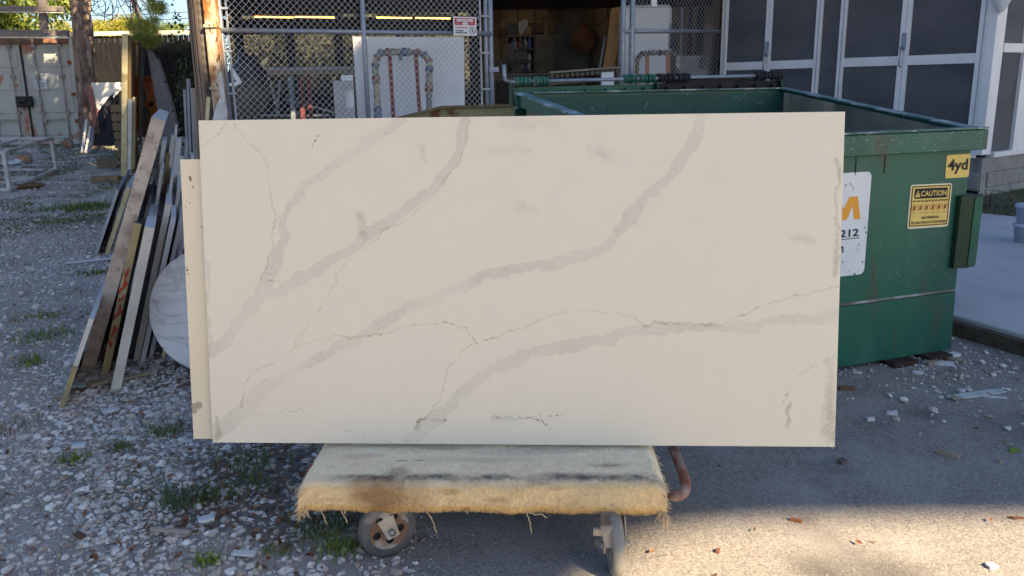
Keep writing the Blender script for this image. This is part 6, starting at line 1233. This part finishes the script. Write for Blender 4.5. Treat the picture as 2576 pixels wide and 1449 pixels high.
for px, py, lab in ((62, 418, 'white plastic scrap beneath the tipped steel cart'), (30, 425, 'small blue white scrap beside the tipped steel cart')):
    p = gnd(px, py, .15); bv, bf = ico(2); solo(MB().add([V((v[0]*.16, v[1]*.12, v[2]*.05))*(1+.6*noise.noise(V(v)*2.2))+V((p.x, p.y, gz(p.x, p.y)+.03)) for v in bv], [tuple(f) for f in bf]), 'plastic_scrap', WCH, lab, 'scrap')
p = gnd(75, 486, .05); bv, bf = ico(2); solo(MB().add([V((v[0]*.22, v[1]*.1, v[2]*.05))*(1+.7*noise.noise(V(v)*2.2))+V((p.x, p.y, gz(p.x, p.y)+.04)) for v in bv], [tuple(f) for f in bf]), 'rotten_log', BCH, 'dark rotten wood under the corner of the tipped cart', 'log')

# grass and weeds
GRM = mat('grass_blade', (.1, .16, .04), rough=.6, attr='tint', trans=.3)
def blades(P, h, wd, colr, spread=.5):
    n = len(P); a = rng.uniform(0, 2*pi, n); le = rng.uniform(.2, spread+.2, n); h = h*rng.uniform(.5, 1.2, n); d = np.stack([np.cos(a)*le, np.sin(a)*le, np.ones(n)], 1); d /= np.linalg.norm(d, axis=1)[:, None]
    s = np.stack([-np.sin(a), np.cos(a), np.zeros(n)], 1)*wd*.5; m_ = P+d*h[:, None]*.55; tip = P+d*h[:, None]+np.stack([np.cos(a), np.sin(a), -np.ones(n)*.6], 1)*(h*le*.5)[:, None]
    co = np.stack([P-s, P+s, m_+s*.8, m_-s*.8, tip], 1); t_ = np.array([[0, 1, 2], [0, 2, 3], [3, 2, 4]])[None]+(np.arange(n)*5)[:, None, None]
    c = np.array(colr)*1.5*rng.uniform(.55, 1.4, (n, 1)); c[rng.random(n) > .75] *= np.array([1.8, 1.3, .8]); return co, t_, np.repeat(c, 5, 0)
def weed(px, py, R_, n, h, wd, lab, colr=(.085, .12, .03), z=0, leafy=0):
    p = gnd(px, py, z); p.z = gz(p.x, p.y)+.005; t = tag(bpy.data.objects.new('weed_clump', None), lab, 'weed', 'weed clumps in the yard'); bpy.data.objects.remove(t)
    P = np.array(p)+rng.normal(0, 1, (n, 3))*np.array([R_, R_*.8, 0])*.5; co, t_, c = blades(P, h, wd, colr, .9 if leafy else .6)
    o = fast_mesh('weed_clump' if R_ < .11 or h > .065 else 'weed_patch', co, t_, GRM, c, origin=tuple(p))
    if o.name.startswith('weed_patch'): kind(o, 'stuff'); o['label'] = lab
    else: tag(o, lab, 'weed', 'weed clumps in the yard')
    if leafy:
        cen = P[rng.integers(0, n, leafy)]+rng.normal(0, 1, (leafy, 3))*np.array([R_*.3, R_*.3, .01])+np.array([0, 0, h*.4]); lc, lt = leaf_co(cen, rng.uniform(.008, .016, leafy), .5, 0)
        l_ = fast_mesh('leaves', lc, lt, GRM, leafcol(leafy, colr, .4), parent=o); kind(l_, 'stuff')
for a in ((622, 1190, .13, 75, .12, .004, 'tall straggly weed in the gravel below the left end of the slab', (.07, .105, .03), 0, 0), (640, 1225, .12, 70, .05, .004, 'low weed tangle just below the tall straggly weed', (.06, .09, .03), 0, 60), (470, 1265, .12, 120, .07, .005, 'bushy dark weed left of the cart in the front gravel', (.055, .09, .035), 0, 160), (548, 1258, .08, 50, .05, .004, 'thin weed right of the bushy dark weed', (.07, .1, .03), 0, 20), (412, 1095, .09, 90, .07, .004, 'round green weed below the stained back slab', (.08, .11, .03), 0, 90), (305, 1135, .07, 60, .05, .004, 'small weed left of the round green weed', (.08, .11, .03), 0, 60), (192, 1160, .06, 80, .035, .004, 'bright green sprig in the left gravel', (.12, .17, .03), 0, 60), (820, 1335, .16, 190, .075, .003, 'spiky grass clump beside the left caster', (.05, .075, .025), 0, 0), (860, 1395, .07, 90, .10, .003, 'thin grass blades rising just left of the left caster', (.09, .14, .03), 0, 0), (525, 1418, .05, 50, .035, .006, 'bright green leaves at the bottom near the white tile piece', (.13, .2, .03), 0, 50), (700, 1395, .05, 30, .035, .004, 'little green sprig between tile piece and caster', (.10, .15, .03), 0, 20),
          (110, 800, .18, 110, .05, .006, 'yellow green weed patch in the left gravel, upper of three', (.14, .16, .035), 0, 60), (112, 852, .20, 150, .06, .006, 'green weed patch in the left gravel, middle of three', (.11, .16, .035), 0, 80), (75, 915, .10, 90, .05, .006, 'green weed patch in the left gravel, lower of three', (.11, .15, .035), 0, 50), (225, 525, .5, 500, .09, .010, 'dense green weed patch before the far left slabs', (.075, .12, .03), .05, 200), (150, 560, .3, 200, .05, .008, 'low olive weed patch left of the dense green one', (.12, .13, .05), .03, 80), (238, 690, .14, 110, .05, .006, 'weeds at the foot of the far left slabs', (.08, .12, .03), 0, 60), (30, 1078, .14, 120, .03, .004, 'dry brown grass patch at the left edge', (.14, .11, .06), 0, 0), (2555, 860, .14, 220, .09, .004, 'dark weed growing against the kerb of the concrete pad', (.05, .08, .03), 0, 120)): weed(*a)
# ground cover that nobody could count
def grassfield(nm, n, x0, x1, y0, y1, fn, h, wd, colr):
    P = scatter_area(x0, x1, y0, y1, n, fn); P = np.array([(x, y, gz(x, y)) for x, y in P]); co, t_, c = blades(P, h, wd, colr); kind(fast_mesh(nm, co, t_, GRM, c), 'stuff')
gm = lambda x, y: inframe(x, y) and noise.noise(V((x*.8, y*.55, 3)))+.3*noise.noise(V((x*3, y*3, 3))) > -.12+.30*max(0, (9-y)/4)+.25*max(0, (-.52-x/y)*6)
grassfield('short_grass', 70000, -12, -2.2, 7.2, 19.5, gm, .032, .012, (.075, .095, .035))
def onstrip(x, y):
    q = V((x, y, 0)); return (q-P1).dot(pn) > .0 and (q-P1).dot(pn) < 1.25 and (q-P1).dot(pd) > -2.5 or ((q-c1).dot(pn2) > 0 and (q-c1).dot(pn2) < 1.4 and (q-c1).dot(p2) > -.2)
P = scatter_area(3.6, 9, 6.5, 12.5, 26000, onstrip); P = np.array([(x, y, .10) for x, y in P]); co, t_, c = blades(P, .07, .006, (.055, .08, .028)); kind(fast_mesh('grass_strip', co, t_, GRM, c), 'stuff')
P4_ = [c1+pn*1.15-pd*3.5, c1+pn*1.15+pn2*.3+pd*.9, c1+pn2*1.3+p2*3.5, c1+p2*3.5, c1, c1-pd*3.5]; kind(MB().prism([V((p.x, p.y, .09)) for p in P4_], (0, 0, .024)).build('soil_strip', mat('soil', (.07, .06, .04), (.10, .09, .06), 12, .95, .01, 40)), 'structure')
for px, py, R_, n, h, lab in ((2530, 440, .35, 900, .45, 'dark creeper bush against the block plinth'), (2490, 490, .25, 400, .15, 'pale leafy clump at the foot of the plinth')):
    p = gnd(px, py+30, .11); t = thing('plinth_shrub', lab, 'shrub', tuple(p)); MB().tube([p, p+V((0, 0, h))], [.012, .006], 5).build('stem', BARK, t)
    cen = np.array(p)+np.stack([rng.normal(0, R_*.6, n), rng.normal(0, R_*.4, n), abs(rng.normal(0, h*.5, n))], 1); co, tr = leaf_co(cen, rng.uniform(.02, .045, n), .5); kind(fast_mesh('foliage', co, tr, LEAF, leafcol(n, (.045, .065, .03) if h > .3 else (.13, .15, .12), .4), parent=t), 'stuff')
bq = at(2583, 485, 6.9); t = thing('plastic_pots', 'blue white plastic pots stacked in the grass at the right edge', 'pots', (bq.x, 6.9, .1))
for k in range(2): MB().lathe((bq.x+.06, 6.9, .11+.16*k), (0, 0, 1), [(0, 0), (0, .10), (.13, .115), (.13, .125), (.155, .125), (.155, 0)], 20).build('pot', mat('pot_white', (.5, .54, .64), rough=.4), t)
